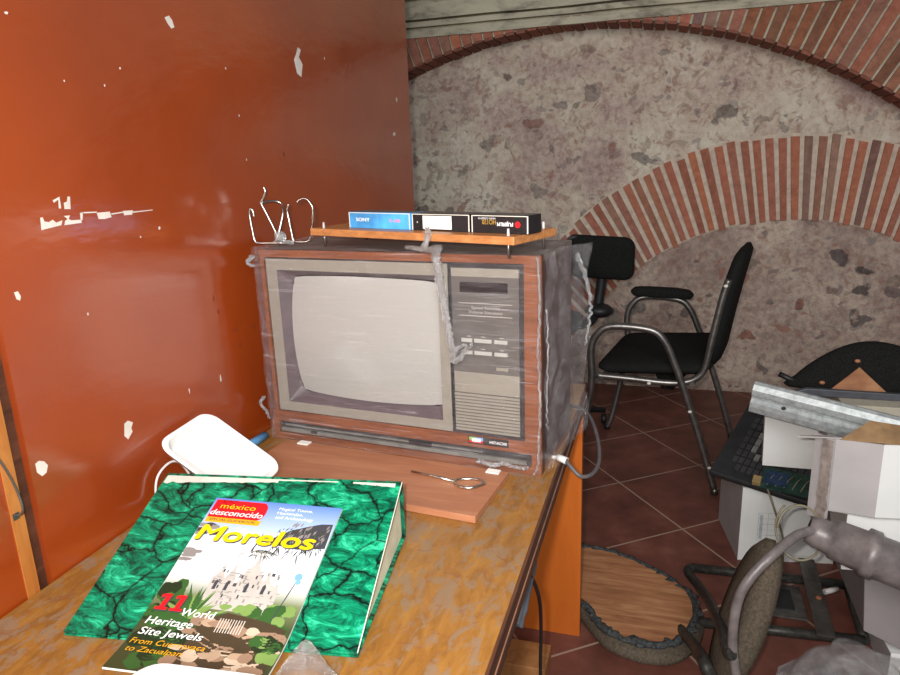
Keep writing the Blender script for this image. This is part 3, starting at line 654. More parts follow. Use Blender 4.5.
# ------------------------------------------------------------ binder
BA = R(8.4); BU = Vector((math.cos(BA), math.sin(BA), 0)); BV = Vector((-math.sin(BA), math.cos(BA), 0)); BO = Vector((-.742, .600, 0))
BW, BL, Z0, Z1 = .405, .282, .7480, .8400
bd = thing('ring_binder', 'large green marbled ring binder lying on the desk under the magazine', 'binder', tuple(BO + BU * .2 + BV * .14 + Vector((0, 0, .74))))
def bp(a, b, z): return BO + BU * a + BV * b + Vector((0, 0, z))
def topz(b): return Z0 + (Z1 - Z0) * b / BL
mb = MB(); P = [bp(0, 0, Z0 - .003), bp(BW, 0, Z0 - .003), bp(BW, BL, Z1 - .003), bp(0, BL, Z1 - .003)]
mb.prism([tuple(p) for p in P], (0, 0, .003), 0); mb.build('front_cover', M['green'], bd, .0008)
mb = MB(); mb.prism([tuple(bp(0, 0, .7408)), tuple(bp(BW, 0, .7408)), tuple(bp(BW, BL, .7408)), tuple(bp(0, BL, .7408))], (0, 0, .003), 0); mb.build('back_cover', M['green'], bd, .0008)
mb = MB(); mb.prism([tuple(bp(0, BL, .7408)), tuple(bp(BW, BL, .7408)), tuple(bp(BW, BL, Z1)), tuple(bp(0, BL, Z1))], tuple(BV * .003), 0); mb.build('spine', M['green'], bd, .0008)
mb = MB()
for a0, a1 in ((.004, BW - .006),):
    lo = [bp(a0, .035, .7442), bp(a1, .035, .7442), bp(a1, BL - .001, .7442), bp(a0, BL - .001, .7442)]; hi = [bp(a0, .035, topz(.035) - .0035), bp(a1, .035, topz(.035) - .0035), bp(a1, BL - .001, topz(BL) - .004), bp(a0, BL - .001, topz(BL) - .004)]
    mb.add(lo + hi, [(0, 3, 2, 1), (4, 5, 6, 7), (0, 1, 5, 4), (1, 2, 6, 5), (2, 3, 7, 6), (3, 0, 4, 7)], 0)
mb.build('page_block', M['pages'], bd)
# worn white band along the top edge and corner wear
mb = MB()
def edge(a0, a1, w0, w1, seed):
    n = 26; A = []; B = []
    for k in range(n + 1):
        a = a0 + (a1 - a0) * k / n; wv = (w0 + (w1 - w0) * k / n) * (1 + .35 * noise.noise(Vector((k * .7, seed, 0))))
        A.append(bp(a, BL - .004, topz(BL - .004) + .0004)); B.append(bp(a, BL - .004 - wv, topz(BL - .004 - wv) + .0004))
    mb.add(A + B, [(k, k + 1, k + n + 2, k + n + 1) for k in range(n)], 0)
edge(.003, .20, .016, .007, 1); edge(.20, .30, .003, .002, 2); edge(.325, .395, .003, .008, 3)
nseg = 20
mb.add([bp(BW - .0012, BL * k / nseg, topz(BL * k / nseg) + .0004) for k in range(nseg + 1)] + [bp(BW + .0002, BL * k / nseg, topz(BL * k / nseg) + .0004) for k in range(nseg + 1)], [(k + nseg + 1, k, k + 1, k + nseg + 2)[::-1] for k in range(nseg)], 0)
mb.build('worn_edge', M['worn_white'], bd, weld=False)

# ------------------------------------------------------------ magazine on the binder
MA = R(5.4); MU = Vector((math.cos(MA), math.sin(MA), 0)); MV = Vector((-math.sin(MA), math.cos(MA), 0)); MW, ML = .211, .290
MO = Vector((-.663, .827, 0)) - MV * .272
def msurf(x, y, lift=0.0):
    p = MO + MU * x + MV * y
    b = (p - BO).dot(BV); zb_ = topz(b) + .0035
    zc = .7490; k = .008; z = .5 * (zb_ + zc + math.sqrt((zb_ - zc) ** 2 + k * k))      # rests on the binder, then sags to the desk
    z = max(z, .7490)
    return Vector((p.x, p.y, z + lift))
mg = thing('magazine', 'glossy travel magazine with yellow title lying across the green binder', 'magazine', tuple(MO + MU * .1 + MV * .14 + Vector((0, 0, .75))))
mb = MB(); nu, nv = 6, 90
mb.grid(lambda u, v: msurf(u * MW, v * ML), nu, nv, 0, True)
mb.uv = {j * (nu + 1) + i: (i / nu, j / nv) for j in range(nv + 1) for i in range(nu + 1)}
fcv = mb.build('front_cover', M['cover'], mg)
mb = MB(); top = [msurf(x * MW, v / 20 * ML, -.0005) for x in (0, 1) for v in range(21)]
bot = [msurf(x * MW, v / 20 * ML, -.0034) for x in (0, 1) for v in range(21)]
fs = []
for k in range(20):
    fs += [(k, k + 1, 42 + k + 1, 42 + k), (21 + k + 1, 21 + k, 63 + k, 63 + k + 1), (42 + k, 42 + k + 1, 63 + k + 1, 63 + k)]
fs += [(0, 42, 63, 21), (20, 41, 83, 62)]
mb.add(top + bot, fs, 0); mb.build('page_block', M['paper'], mg)
# printed picture and words (cover units: x 0..MW, y 0..ML)
pic = MB(); names = ['leaf_green', 'leaf_dark', 'leaf_light', 'rock_a', 'rock_b', 'rock_c', 'rock_gap', 'stone_church', 'stone_church_dark', 'water', 'sky_blue_ink', 'ink_dark', 'ink_white']
ix = {n_: i for i, n_ in enumerate(names)}
lev = [.0002]
def P2(x, y): return msurf(x * MW, y * ML, lev[0])
def poly(pts, n_):
    lev[0] += .0000008
    c = (sum(p[0] for p in pts) / len(pts), sum(p[1] for p in pts) / len(pts))
    size = max(max(p[0] for p in pts) - min(p[0] for p in pts), (max(p[1] for p in pts) - min(p[1] for p in pts)) * 2)
    n = 1 + int(size * 14)
    for k in range(len(pts)):                     # each fan triangle finely divided so the print follows the bent sheet
        a, b = pts[k], pts[(k + 1) % len(pts)]; vs = []; fs = []
        for i in range(n + 1):
            for j in range(i + 1):
                u = i / n; w_ = (j / i) if i else 0; q = (a[0] + (b[0] - a[0]) * w_, a[1] + (b[1] - a[1]) * w_)
                vs.append(P2(c[0] + (q[0] - c[0]) * u, c[1] + (q[1] - c[1]) * u))
        id_ = lambda i, j: i * (i + 1) // 2 + j
        for i in range(n):
            for j in range(i + 1):
                fs.append((id_(i, j), id_(i + 1, j), id_(i + 1, j + 1)))
                if j < i: fs.append((id_(i, j), id_(i + 1, j + 1), id_(i, j + 1)))
        pic.add(vs, fs, ix[n_])
def blobp(cx, cy, rx, ry, n_, n=12, j=.2, seed=0):
    rd = random.Random(seed); poly([(min(.997, max(.003, cx + rx * math.cos(2 * math.pi * k / n) * rd.uniform(1 - j, 1 + j))), max(.003, cy + ry * math.sin(2 * math.pi * k / n) * rd.uniform(1 - j, 1 + j))) for k in range(n)], n_)
def frond(x, y, L, ang, n_, wd=.02):
    dx, dy = math.cos(ang) * L, math.sin(ang) * L * .75; px, py = -dy, dx; q = math.hypot(px, py); px, py = px / q * wd, py / q * wd
    cl = lambda a, b: (min(.997, max(.003, a)), min(.997, max(.003, b)))
    poly([cl(x, y), cl(x + dx * .5 + px, y + dy * .5 + py), cl(x + dx, y + dy), cl(x + dx * .5 - px, y + dy * .5 - py)], n_)
def spire(x, y0, wd, h, n_='stone_church'):
    poly([(x - wd / 2, y0), (x + wd / 2, y0), (x + wd * .45, y0 + h * .55), (x + wd * .15, y0 + h * .7), (x, y0 + h), (x - wd * .15, y0 + h * .7), (x - wd * .45, y0 + h * .55)], n_)
# church
poly([(.34, .36), (.80, .36), (.80, .50), (.72, .52), (.62, .54), (.50, .50), (.34, .50)], 'stone_church')
for x, y, wd, h in ((.36, .40, .10, .22), (.44, .42, .08, .21), (.58, .44, .13, .24), (.70, .40, .09, .20), (.78, .40, .06, .14), (.52, .44, .05, .13), (.64, .46, .05, .14)): spire(x, y, wd, h)
rd = random.Random(3)
for k in range(46): x = rd.uniform(.32, .78); y = rd.uniform(.38, .56); poly([(x, y), (x + .012, y), (x + .012, y + .018), (x, y + .018)], rd.choice(['stone_church_dark', 'stone_church_dark', 'ink_dark']))
for k in range(60): x = rd.uniform(.32, .80); y = rd.uniform(.37, .60); poly([(x, y), (x + .03, y), (x + .03, y + .003), (x, y + .003)], 'stone_church_dark')
for x in (.36, .44, .58, .70): poly([(x - .012, .46), (x + .012, .46), (x + .012, .50), (x, .515), (x - .012, .50)], 'ink_dark')
# trees and palms
for k in range(16): blobp(rd.uniform(.70, .97), rd.uniform(.28, .42), .05, .03, rd.choice(['leaf_light', 'leaf_green']), seed=k)
for k in range(14): blobp(rd.uniform(.02, .16), rd.uniform(.30, .47), .05, .035, rd.choice(['leaf_dark', 'leaf_green']), seed=k + 30)
for k in range(22): blobp(rd.uniform(.04, .36), rd.uniform(.04, .30), .08, .05, rd.choice(['leaf_dark', 'leaf_dark', 'leaf_green']), seed=k + 60)
for k in range(26): frond(.30, .30, rd.uniform(.16, .28), rd.uniform(.1, 3.0), rd.choice(['leaf_green', 'leaf_light', 'leaf_green']), .012)
# mountain-like palm top right
poly([(.56, .74), (.62, .79), (.70, .83), (.80, .86), (.90, .885), (.985, .89), (.995, .74), (.80, .72)], 'ink_dark')
for k in range(150): frond(rd.uniform(.60, .97), rd.uniform(.74, .85), rd.uniform(.02, .06), rd.uniform(3.8, 5.4), rd.choice(['leaf_dark', 'stone_church_dark', 'leaf_green', 'rock_gap', 'ink_dark']), .003)
for k in range(26): frond(.56 + rd.uniform(-.02, .02), .70, rd.uniform(.06, .15), rd.choice([rd.uniform(3.3, 4.4), rd.uniform(5.0, 6.0)]), rd.choice(['leaf_dark', 'stone_church_dark']), .004)
for k in range(10): blobp(rd.uniform(.01, .16), rd.uniform(.76, .84), .05, .012, rd.choice(['ink_dark', 'stone_church_dark']), seed=k + 300)
for k in range(40): frond(rd.uniform(.45, .95), rd.uniform(.70, .80), rd.uniform(.06, .13), rd.uniform(4.1, 5.2), rd.choice(['ink_dark', 'leaf_dark', 'stone_church_dark']), .005)
for k in range(30): x = rd.uniform(.66, .98); y = rd.uniform(.74, .86); poly([(x, y), (x + .015, y + .01), (x + .02, y + .03), (x + .004, y + .02)], 'stone_church_dark')
for k in range(8): blobp(rd.uniform(.01, .10), rd.uniform(.60, .66), .06, .012, 'stone_church_dark', seed=k + 90)
# rocks, falls
poly([(.36, .02), (.97, .02), (.97, .30), (.80, .33), (.55, .35), (.40, .30)], 'rock_gap')
for k in range(44):
    x = rd.uniform(.36, .95); y = rd.uniform(.02, .32)
    blobp(x, y, rd.uniform(.04, .10), rd.uniform(.014, .032), rd.choice(['rock_a', 'rock_b', 'rock_c', 'rock_b']), seed=k + 120)
for k in range(10): x = .52 + k * .018; poly([(x, .25), (x + .006, .25), (x + .006, .32), (x, .32)], 'water')
for k in range(12): blobp(rd.uniform(.80, .97), rd.uniform(.14, .24), .05, .03, rd.choice(['leaf_green', 'leaf_dark', 'leaf_light']), seed=k + 200)
for k in range(8): blobp(rd.uniform(.50, .7), rd.uniform(.36, .40), .04, .015, 'leaf_light', seed=k + 240)
poly([(.84, .33), (.847, .33), (.905, .56), (.898, .56)], 'ink_dark'); blobp(.90, .57, .03, .02, 'sky_blue_ink', seed=4); blobp(.91, .54, .02, .012, 'sky_blue_ink', seed=5)
poly([(.78, .005), (.99, .005), (.99, .035), (.78, .035)], 'ink_white')
pic.build('cover_picture', [M[n_] for n_ in names], fcv, weld=False)
tx = MB(); mp = lambda a, b: msurf(a * MW, b * ML, .0022); mps = lambda a, b: msurf(a * MW + .0012, b * ML - .0012, .0014)
wm = lambda a, b: msurf(a * MW, b * ML, .0011)
tx.add([wm(x, y) for x, y in rrect(.02, .868, .45, .985, .05, 6)], [list(range(28))], 0)
tx.add([wm(x, y) for x, y in ((.02, .868), (.20, .868), (.20, .985), (.02, .985))], [(0, 1, 2, 3)], 0)
tx.add([wm(x, y) for x, y in ((.02, .835), (.44, .835), (.45, .868), (.02, .868))], [(0, 1, 2, 3)], 3)
tx.build('title_banner', [M['ink_red'], M['ink_white'], M['ink_yellow'], M['ink_gold']], fcv, weld=False); tx = MB()
text(tx, 'méxico', .08, .925, .034, mp, 2, .28, .0); text(tx, 'desconocido', .03, .880, .036, mp, 1, .41, .03, .15); text(tx, 'SPECIAL GUIDEBOOK', .05, .843, .014, mp, 4, .36, .01)
text(tx, 'Magical Towns,', .54, .945, .018, mp, 1, .26, .02); text(tx, 'Haciendas,', .54, .918, .018, mp, 1, .20, .02); text(tx, 'and Archaeology', .54, .890, .018, mp, 1, .29, .02)
text(tx, 'The', .30, .795, .020, mp, 1, .07, .0)
text(tx, 'Morelos', .03, .722, .090, mps, 4, .88, .055, .12); text(tx, 'Morelos', .03, .722, .090, mp, 2, .88, .055, .12)
text(tx, 'Essential Routes', .34, .662, .017, mp, 1, .30, .0)
for dx0, dy0, mi_, mf in ((.006, -.006, 4, mps), (0, 0, 0, mp)):
    for x0 in (.045, .150):
        for P in ([(x0 + .03, .33), (x0 + .065, .33), (x0 + .078, .405), (x0 + .043, .405)], [(x0 + .010, .382), (x0 + .045, .392), (x0 + .046, .405), (x0 + .030, .405), (x0 + .006, .397)], [(x0 + .003, .322), (x0 + .090, .322), (x0 + .092, .336), (x0 + .005, .336)]):
            tx.add([mf(x, y) for x, y in P], [list(range(len(P)))], mi_)
text(tx, 'World', .25, .305, .038, mp, 1, .23, .02, .15); text(tx, 'Heritage', .05, .248, .038, mp, 1, .32, .02, .15); text(tx, 'Site Jewels', .05, .193, .038, mp, 1, .43, .02, .15)
text(tx, 'From Cuernavaca', .04, .142, .030, mp, 3, .50, .0, .15); text(tx, 'to Zacualpan', .05, .098, .030, mp, 3, .37, .0, .15)
tx.build('cover_lettering', [M['ink_red'], M['ink_white'], M['ink_yellow'], M['ink_gold'], M['ink_dark']], fcv, weld=False)

# white foam tray leaning on the wall
A_ = Vector((-.853, .957, .861)); B_ = Vector((-.853, 1.107, .868)); C_ = Vector((-.700, 1.070, .763)); e1 = (A_ - B_); e2 = (C_ - B_); nrm = e1.cross(e2).normalized()
if nrm.z < 0: nrm = -nrm
mb = MB(); L1 = e1.length; L2 = e2.length; e1n = e1.normalized(); e2n = (e2 - e1n * e2.dot(e1n)).normalized()
C0 = B_ + (e1 + e2) / 2 + Vector((.004, 0, .002))
def trp(x, y, h): return C0 + e1n * x + e2n * y + nrm * h
loops = [(L1 / 2 + .001, L2 / 2 + .001, .0, .030), (L1 / 2, L2 / 2, .0025, .030), (L1 / 2 - .008, L2 / 2 - .008, .0015, .026), (L1 / 2 - .018, L2 / 2 - .018, -.016, .020)]
inner = []
for hx, hy, h, r in loops: inner.append([trp(x, y, h) for x, y in rrect(-hx, -hy, hx, hy, r, 6)])
inner.insert(0, [trp(x, y, -.0195) for x, y in rrect(-L1 / 2 + .015, -L2 / 2 + .015, L1 / 2 - .015, L2 / 2 - .015, .020, 6)])
n = len(inner[0]); vs = [p for q in inner for p in q]; fs = [list(range(n))[::-1]]
for i in range(len(inner) - 1): fs += [(i * n + k, i * n + (k + 1) % n, (i + 1) * n + (k + 1) % n, (i + 1) * n + k) for k in range(n)]
fs.append([(len(inner) - 1) * n + k for k in range(n)])
mb.add(vs, fs, 0, True)
tr = mb.build('foam_tray', M['foam'], weld=False); tag(tr, 'shallow white foam tray leaning tilted against the orange wall behind the binder', 'tray')
md = tr.modifiers.new('e', 'EDGE_SPLIT'); md.split_angle = R(50)
# white lid at the bottom frame edge, on the magazine foot
mb = MB(); c = Vector((-.487, .522, .7525))
def lid(hx, hy, h, r): return [c + MU * x + MV * y + Vector((0, 0, h)) for x, y in rrect(-hx, -hy, hx, hy, r, 6)]
Ls = [lid(.085, .048, .0, .03), lid(.09, .053, .010, .034), lid(.087, .050, .0125, .032), lid(.078, .041, .008, .026)]
n = len(Ls[0]); vs = [p for q in Ls for p in q]; fs = [list(range(n))[::-1]]
for i in range(3): fs += [(i * n + k, i * n + (k + 1) % n, (i + 1) * n + (k + 1) % n, (i + 1) * n + k) for k in range(n)]
fs.append([3 * n + k for k in range(n)]); mb.add(vs, fs, 0, True)
tag(mb.build('foam_plate', M['foam'], weld=False), 'white foam plate lying over the foot of the magazine', 'plate')
# clear bag corner standing up beside the magazine
mb = MB()
apex = Vector((-.378, .605, .800))
def cone(u, v):
    a = u * 2 * math.pi; r = .004 + .040 * (1 - v) ** .9; p = Vector((apex.x + math.cos(a) * r * 1.1, apex.y - .012 * (1 - v) + math.sin(a) * r * .7, .7425 + (.800 - .7425) * v))
    return p + noise.noise_vector(p * 45) * .007 * (1 - v) * (0 if v < .02 else 1)
mb.grid(cone, 20, 12, 0, True)
tag(mb.build('plastic_bag', M['bagplastic']), 'crumpled clear plastic bag corner standing up beside the magazine', 'plastic bag')
# blue tube by the wall
mb = MB().tube([(-.843, 1.16, .7505), (-.836, 1.255, .7505)], .0095, 0, 12)
tag(mb.build('blue_tube', M['blue_tube']), 'light blue plastic tube on the desk between the orange wall and television', 'tube')
# thin clear cord loop by the binder
mb = MB().tube(smoothpath([(-.800, .905, .7425), (-.846, .915, .760), (-.853, .93, .80), (-.850, .965, .815), (-.84, .985, .80), (-.825, 1.0, .7425)], 6), .0022, 0, 8)
tag(mb.build('cord_loop', M['cord_white']), 'thin pale cord loop between the binder corner and the orange wall', 'cord')

# ------------------------------------------------------------ cords at the desk
mb = MB(); mb.tube(smoothpath([(-.30, 1.64, .7445), (-.23, 1.60, .7445), (-.186, 1.585, .746), (-.15, 1.54, .745), (-.122, 1.45, .732), (-.108, 1.35, .722), (-.115, 1.29, .718), (-.135, 1.262, .722), (-.155, 1.268, .736), (-.168, 1.28, .746)], 8), .0042, 0, 8)
mb.tube([(-.166, 1.28, .744), (-.186, 1.288, .747)], .0075, 1, 8); mb.tube(smoothpath([(-.186, 1.288, .7455), (-.2, 1.292, .7445), (-.215, 1.293, .7445)], 3), .0035, 1, 8)
tag(mb.build('power_cord', [M['cord_grey'], M['cord_white']]), 'grey power cord looping over the desk edge behind the television', 'cord')
mb = MB(); X = -.205
mb.tube(smoothpath([(-.195, 1.06, .676), (-.196, 1.03, .66), (-.198, .98, .635), (-.20, .945, .60)], 5), [.003] + [.008] * 3 + [.013] * 9 + [.010] * 3, 0, 10)
tag(mb.build('cable_adapter', M['adapter']), 'slate grey elongated plug adapter hanging under the desk edge', 'adapter')
mb = MB(); mb.tube(smoothpath([(-.188, .99, .672), (-.190, 1.06, .60), (-.198, 1.15, .50), (-.208, 1.22, .38), (-.210, 1.225, .27), (-.200, 1.22, .14), (-.21, 1.26, .02), (-.25, 1.35, .0045), (-.33, 1.4, .0045)], 7), .0036, 0, 8)
tag(mb.build('hanging_cord', M['cord_black']), 'black cord hanging down under the desk edge in front of its orange panel', 'cord')
tag(MB().box((-.40, 1.50, 0), (-.245, 1.60, .05)).build('wood_block', M['ochre_box'], bevel=.003), 'small ochre wood block on the floor under the desk', 'block')

# ------------------------------------------------------------ armchair
SH = Vector((.11, .60, 0))
arm = thing('armchair', 'black upholstered armchair with grey steel tube arms near the stone wall', 'chair', (.0, 3.0, 0))
near = [(-.338, 2.70, .010), (-.308, 2.70, .114), (-.255, 2.70, .42), (-.258, 2.70, .574), (-.235, 2.70, .640), (-.178, 2.70, .675), (-.034, 2.70, .666), (.022, 2.70, .622), (.060, 2.70, .540), (.089, 2.70, .465), (.172, 2.70, .225), (.238, 2.70, .010)]
for sft in (0, 1):
    o = SH * sft
    sf = MB().tube([Vector(p) + o for p in smoothpath(near, 5)], .0145, 0, 10).build('side_frame', M['steel_grey'], arm)
    for p in (near[0], near[-1]):
        q = Vector(p) + o; MB().tube([(q.x, q.y, 0.0), (q.x, q.y, .025)], .0155, 0, 10).build('foot_cap', M['steel_grey'] if p is near[-1] else M['black_plastic'], sf)
    q = [(-.242, 2.725, .462), (-.10, 2.725, .455), (.023, 2.725, .447), (.10, 2.725, .452), (.150, 2.725, .475), (.176, 2.725, .52), (.194, 2.725, .63), (.221, 2.725, .786), (.240, 2.725, .863)]
    sh2 = Vector((SH.x, SH.y - .05, 0)) * sft
    MB().tube([Vector(p) + sh2 for p in smoothpath(q, 5)], .0130, 0, 10).build('back_frame', M['steel_grey'], arm)
for x in (-.22, .13):
    a = Vector((x, 2.70, .452)); MB().tube([a, a + SH], .010, 0, 8).build('crossbar', M['steel_grey'], arm)
for x, z in ((-.03, .452), (.212, .115), (.128, .345), (-.315, .10), (.228, .845)):
    o = Vector((x, 2.687, z)); MB().blob(o, (.008, .004, .006), 0).build('screw_cap', M['white_dot'], arm)
def shear(p): return Vector((p[0] + (p[1] - 2.70) * SH.x / SH.y, p[1], p[2]))
def rslab(fn, poly2, th, nz=1):
    """closed soft slab: outline rings at bottom and top shrunk at the faces"""
    return fn
def cushion(outline, place, th, mat, name, parent, puff=.35):
    mb = MB(); n = len(outline); cx = sum(p[0] for p in outline) / n; cy = sum(p[1] for p in outline) / n
    prof = [(.0, -.5), (.55, -.5), (.90, -.42), (1.0, -.12), (1.0, .12), (.90, .42), (.55, .5), (.0, .5)]
    rings = []
    for s_, h in prof: rings.append([place(cx + (x - cx) * s_, cy + (y - cy) * s_, h * th) for x, y in outline])
    vs = [p for r_ in rings for p in r_]; fs = []
    for i in range(len(prof) - 1): fs += [(i * n + k, i * n + (k + 1) % n, (i + 1) * n + (k + 1) % n, (i + 1) * n + k) for k in range(n)]
    mb.add(vs, fs, 0, True); return mb.build(name, mat, parent)
cushion(rrect(-.25, 2.735, .19, 3.245, .06), lambda x, y, h: shear((x, y, .487 + h + .03 * ((x - .0) / .3 if x > 0 else 0) + (0.012 if y > 3.0 else 0))), .055, M['black_fabric'], 'seat', arm)
def backpl(y, z, h):
    t_ = (z - .48) / .5; x = .172 + .02 * t_ + .070 * t_ ** 1.6 + .012 + h
    return shear((x, y, z))
cushion(rrect(2.755, .49, 3.235, .955, .13, 8), backpl, .06, M['black_fabric'], 'backrest', arm)
cushion(rrect(-.135, 3.268, .145, 3.335, .03), lambda x, y, h: Vector((x + .0, y, .700 + h - .10 * max(0, x - .02))), .045, M['black_fabric'], 'armrest_pad', arm)
mb = MB(); mb.grid(lambda u, v: shear((-.06 + .16 * u * (1 - .7 * v) + .04 * v, 2.90 + .04 * math.sin(u * 5) * (1 - v) + .02 * v, .465 - .11 * v)), 8, 6, 0, True)
mb.build('hanging_lining', M['black_fabric'], arm, solid=.004)

# ------------------------------------------------------------ task chair behind the television
tk = thing('task_chair', 'black swivel chair with rectangular backrest standing behind the television', 'chair', (-.40, 3.45, 0))
def bpos(x, z, h): return Vector((x, 3.50 + h + .10 * (x + .3) ** 2 * 4, z - .06 * (x + .28)))
cushion(rrect(-.47, .722, -.130, .935, .05, 6), bpos, .05, M['black_fabric'], 'backrest', tk)
MB().tube(smoothpath([(-.285, 3.535, .82), (-.288, 3.54, .74), (-.300, 3.535, .62), (-.315, 3.52, .54), (-.35, 3.45, .505), (-.42, 3.42, .50)], 5), .026, 0, 10).build('back_stem', M['black_plastic'], tk)
MB().blob((-.30, 3.515, .555), (.075, .06, .038), 0).build('stem_boot', M['black_plastic'], tk)
cushion(rrect(-.66, 3.10, -.36, 3.46, .10, 6), lambda x, y, h: Vector((x, y, .545 + h)), .06, M['black_fabric'], 'seat', tk)
MB().tube([(-.50, 3.28, .08), (-.50, 3.28, .30), (-.50, 3.28, .30), (-.50, 3.28, .52)], [.028, .028, .018, .018], 0, 12).build('gas_column', M['black_plastic'], tk)
for k in range(5):
    a = R(72 * k + 20); d = Vector((math.cos(a), math.sin(a), 0)); c0 = Vector((-.50, 3.28, .10))
    bl = MB().tube([c0, c0 + d * .27 + Vector((0, 0, -.03))], [.022, .014], 0, 8).build('base_leg', M['black_plastic'], tk)
    q = c0 + d * .265; MB().tube([(q.x - .012, q.y, .025), (q.x + .012, q.y, .025)], .025, 0, 12).build('caster', M['black_plastic'], bl)

# ------------------------------------------------------------ floor clutter on the right
# loose seat pan: plywood on upholstery
sp = thing('chair_seat_pan', 'loose upturned chair seat with bare plywood lying on the tile floor', 'chair seat', (-.03, 1.87, 0))
out = smoothpath([(-.14, 1.695, 0), (-.09, 1.645, 0), (.0, 1.62, 0), (.09, 1.65, 0), (.15, 1.76, 0), (.15, 1.88, 0), (.09, 1.97, 0), (-.02, 2.05, 0), (-.13, 2.10, 0), (-.25, 2.10, 0), (-.33, 1.98, 0), (-.29, 1.84, 0), (-.205, 1.785, 0)], 5, True)
cushion([(p.x, p.y) for p in out], lambda x, y, h: Vector((x, y, .030 + h)), .058, M['seat_brown'], 'upholstery', sp)
n = len(out); c = Vector((-.07, 1.87, 0))
mb = MB()
ins = [c + (p - c) * (.86 + .035 * noise.noise(Vector((k * .6, 2, 0)))) for k, p in enumerate(out)]
mb.prism([(p.x, p.y, .058) for p in ins], (0, 0, .009), 0); mb.build('plywood_base', M['plywood'], sp)
rd = random.Random(11); mb = MB()
fz = [c + (p - c) * (.89 + .02 * noise.noise(Vector((k * .9, 7, 0)))) for k, p in enumerate(out)]
mb.tube([Vector((p.x, p.y, .062)) + noise.noise_vector(p * 30) * .006 for p in fz], [.010 * (1 + .5 * noise.noise(p * 40)) for p in fz], 0, 8, closed=True)
for p in fz[::2]:
    mb.blob((p.x + rd.uniform(-.01, .01), p.y + rd.uniform(-.01, .01), .064), (rd.uniform(.008, .018), rd.uniform(.008, .014), .006), 0, amp=.3)
mb.build('frayed_foam_edge', M['fuzz'], sp)

# white carton on the floor at the back
CR = R(9); TC = Matrix.Translation((.283, 2.23, 0)) @ Matrix.Rotation(CR, 4, 'Z')
bc = thing('white_carton', 'white carton with faint printed table standing on the floor behind the keyboard', 'box', (.41, 2.37, 0))
mb = MB().box((0, 0, 0), (.30, .27, .265), 0, TC); mb.box((-.0008, .0, .0), (.0, .27, .265), 1, TC)  # thin grey sheet puts the shade of the left side into its colour
bdy = mb.build('body', [M['carton_white'], M['carton_grey']], bc, .003)
mb = MB()
for k in range(6): mb.box((.055, -.0006, .075 + k * .02), (.13, -.0002, .0765 + k * .02), 0, TC)
for x in (.055, .085, .13): mb.box((x, -.0006, .075), (x + .0015, -.0002, .177), 0, TC)
mb.box((.060, -.0006, .082), (.070, -.0002, .17), 0, TC); mb.build('printed_table', M['print_grey'], bdy)

# keyboard, tilted on the carton
kb = thing('keyboard', 'black computer keyboard tilted on top of the white carton under the loose papers', 'keyboard', (.35, 2.4, .27))
KO = Vector((.178, 2.26, .283)); KU = (Vector((.485, 2.12, .262)) - KO).normalized(); KV = (Vector((.350, 2.60, .449)) - KO); KV = (KV - KU * KV.dot(KU)).normalized(); KN = KU.cross(KV)
TK = Matrix((KU, KV, KN)).transposed().to_4x4(); TK.translation = KO
MB().prism([(0, 0, 0), (.36, 0, 0), (.36, .36, 0), (.0, .36, 0)], (0, 0, .022), 0, TK).build('base', M['keybody'], kb, .006)
mb = MB()
for r_ in range(9):
    for c_ in range(15):
        if (r_ * 7 + c_ * 3) % 29 == 0: continue
        x = .05 + c_ * .0195; y = .035 + r_ * .033
        mb.box((x, y, .0222), (x + .016, y + .026, .029), 1 if ((r_, c_) in {(3, 2), (4, 2), (5, 2), (3, 4), (6, 3), (7, 2), (7, 3), (2, 3), (5, 4)}) else 0, TK)
mb.build('key_field', [M['keycap'], M['keycap_light']], kb)

# circuit board on the keyboard corner with parts and wires
pc = thing('circuit_board', 'green and blue circuit board with yellow part resting on the keyboard corner', 'circuit board', (.40, 2.2, .30))
TPB = TK @ Matrix.Translation((.165, -.008, .031)) @ Matrix.Rotation(R(8), 4, 'Z')
MB().box((0, 0, 0), (.16, .09, .003), 0, TPB).build('board', M['pcb'], pc)
MB().box((.01, .02, .003), (.075, .07, .012), 0, TPB).build('chip_module', M['pcb_blue'], pc)
MB().box((-.022, .005, .0), (.003, .034, .018), 0, TPB).build('yellow_connector', M['yellow_part'], pc, .002)
mb = MB()
for k in range(5): mb.tube([TPB @ Vector(p) for p in ((.02 + k * .024, .015, .004), (.03 + k * .024, .045, .014), (.045 + k * .024, .08, .004))], .0015, 0, 6)
mb.build('jumper_wire', M['wire_yellow'], pc)
# loose wires
mb = MB()
mb.tube(smoothpath([(.345, 2.165, .30), (.36, 2.14, .26), (.40, 2.15, .14), (.41, 2.16, .02), (.43, 2.17, .0045), (.46, 2.17, .0045)], 7), .003, 0, 6)
tag(mb.build('loose_wire', M['wire_yellow']), 'thin yellowed wire drooping from the circuit board corner over the white carton', 'wire')
def coil(c, rx, rz, tilt, name, mat, label, r=.0028, turns=1.15):
    mb = MB(); pts = []
    for k in range(int(40 * turns)):
        a = 2 * math.pi * k / 40 + 2.2; pts.append((c[0] + rx * math.cos(a), c[1] + tilt * math.sin(a) - .0006 * k, c[2] + rz * math.sin(a)))
    mb.tube(pts, r, 0, 8); tag(mb.build(name, mat), label, 'wire')
coil((.352, 1.72, .412), .052, .062, .03, 'wire_coil', M['wire_yellow'], 'large loop of thin yellowed wire hanging round the grey pipe end')

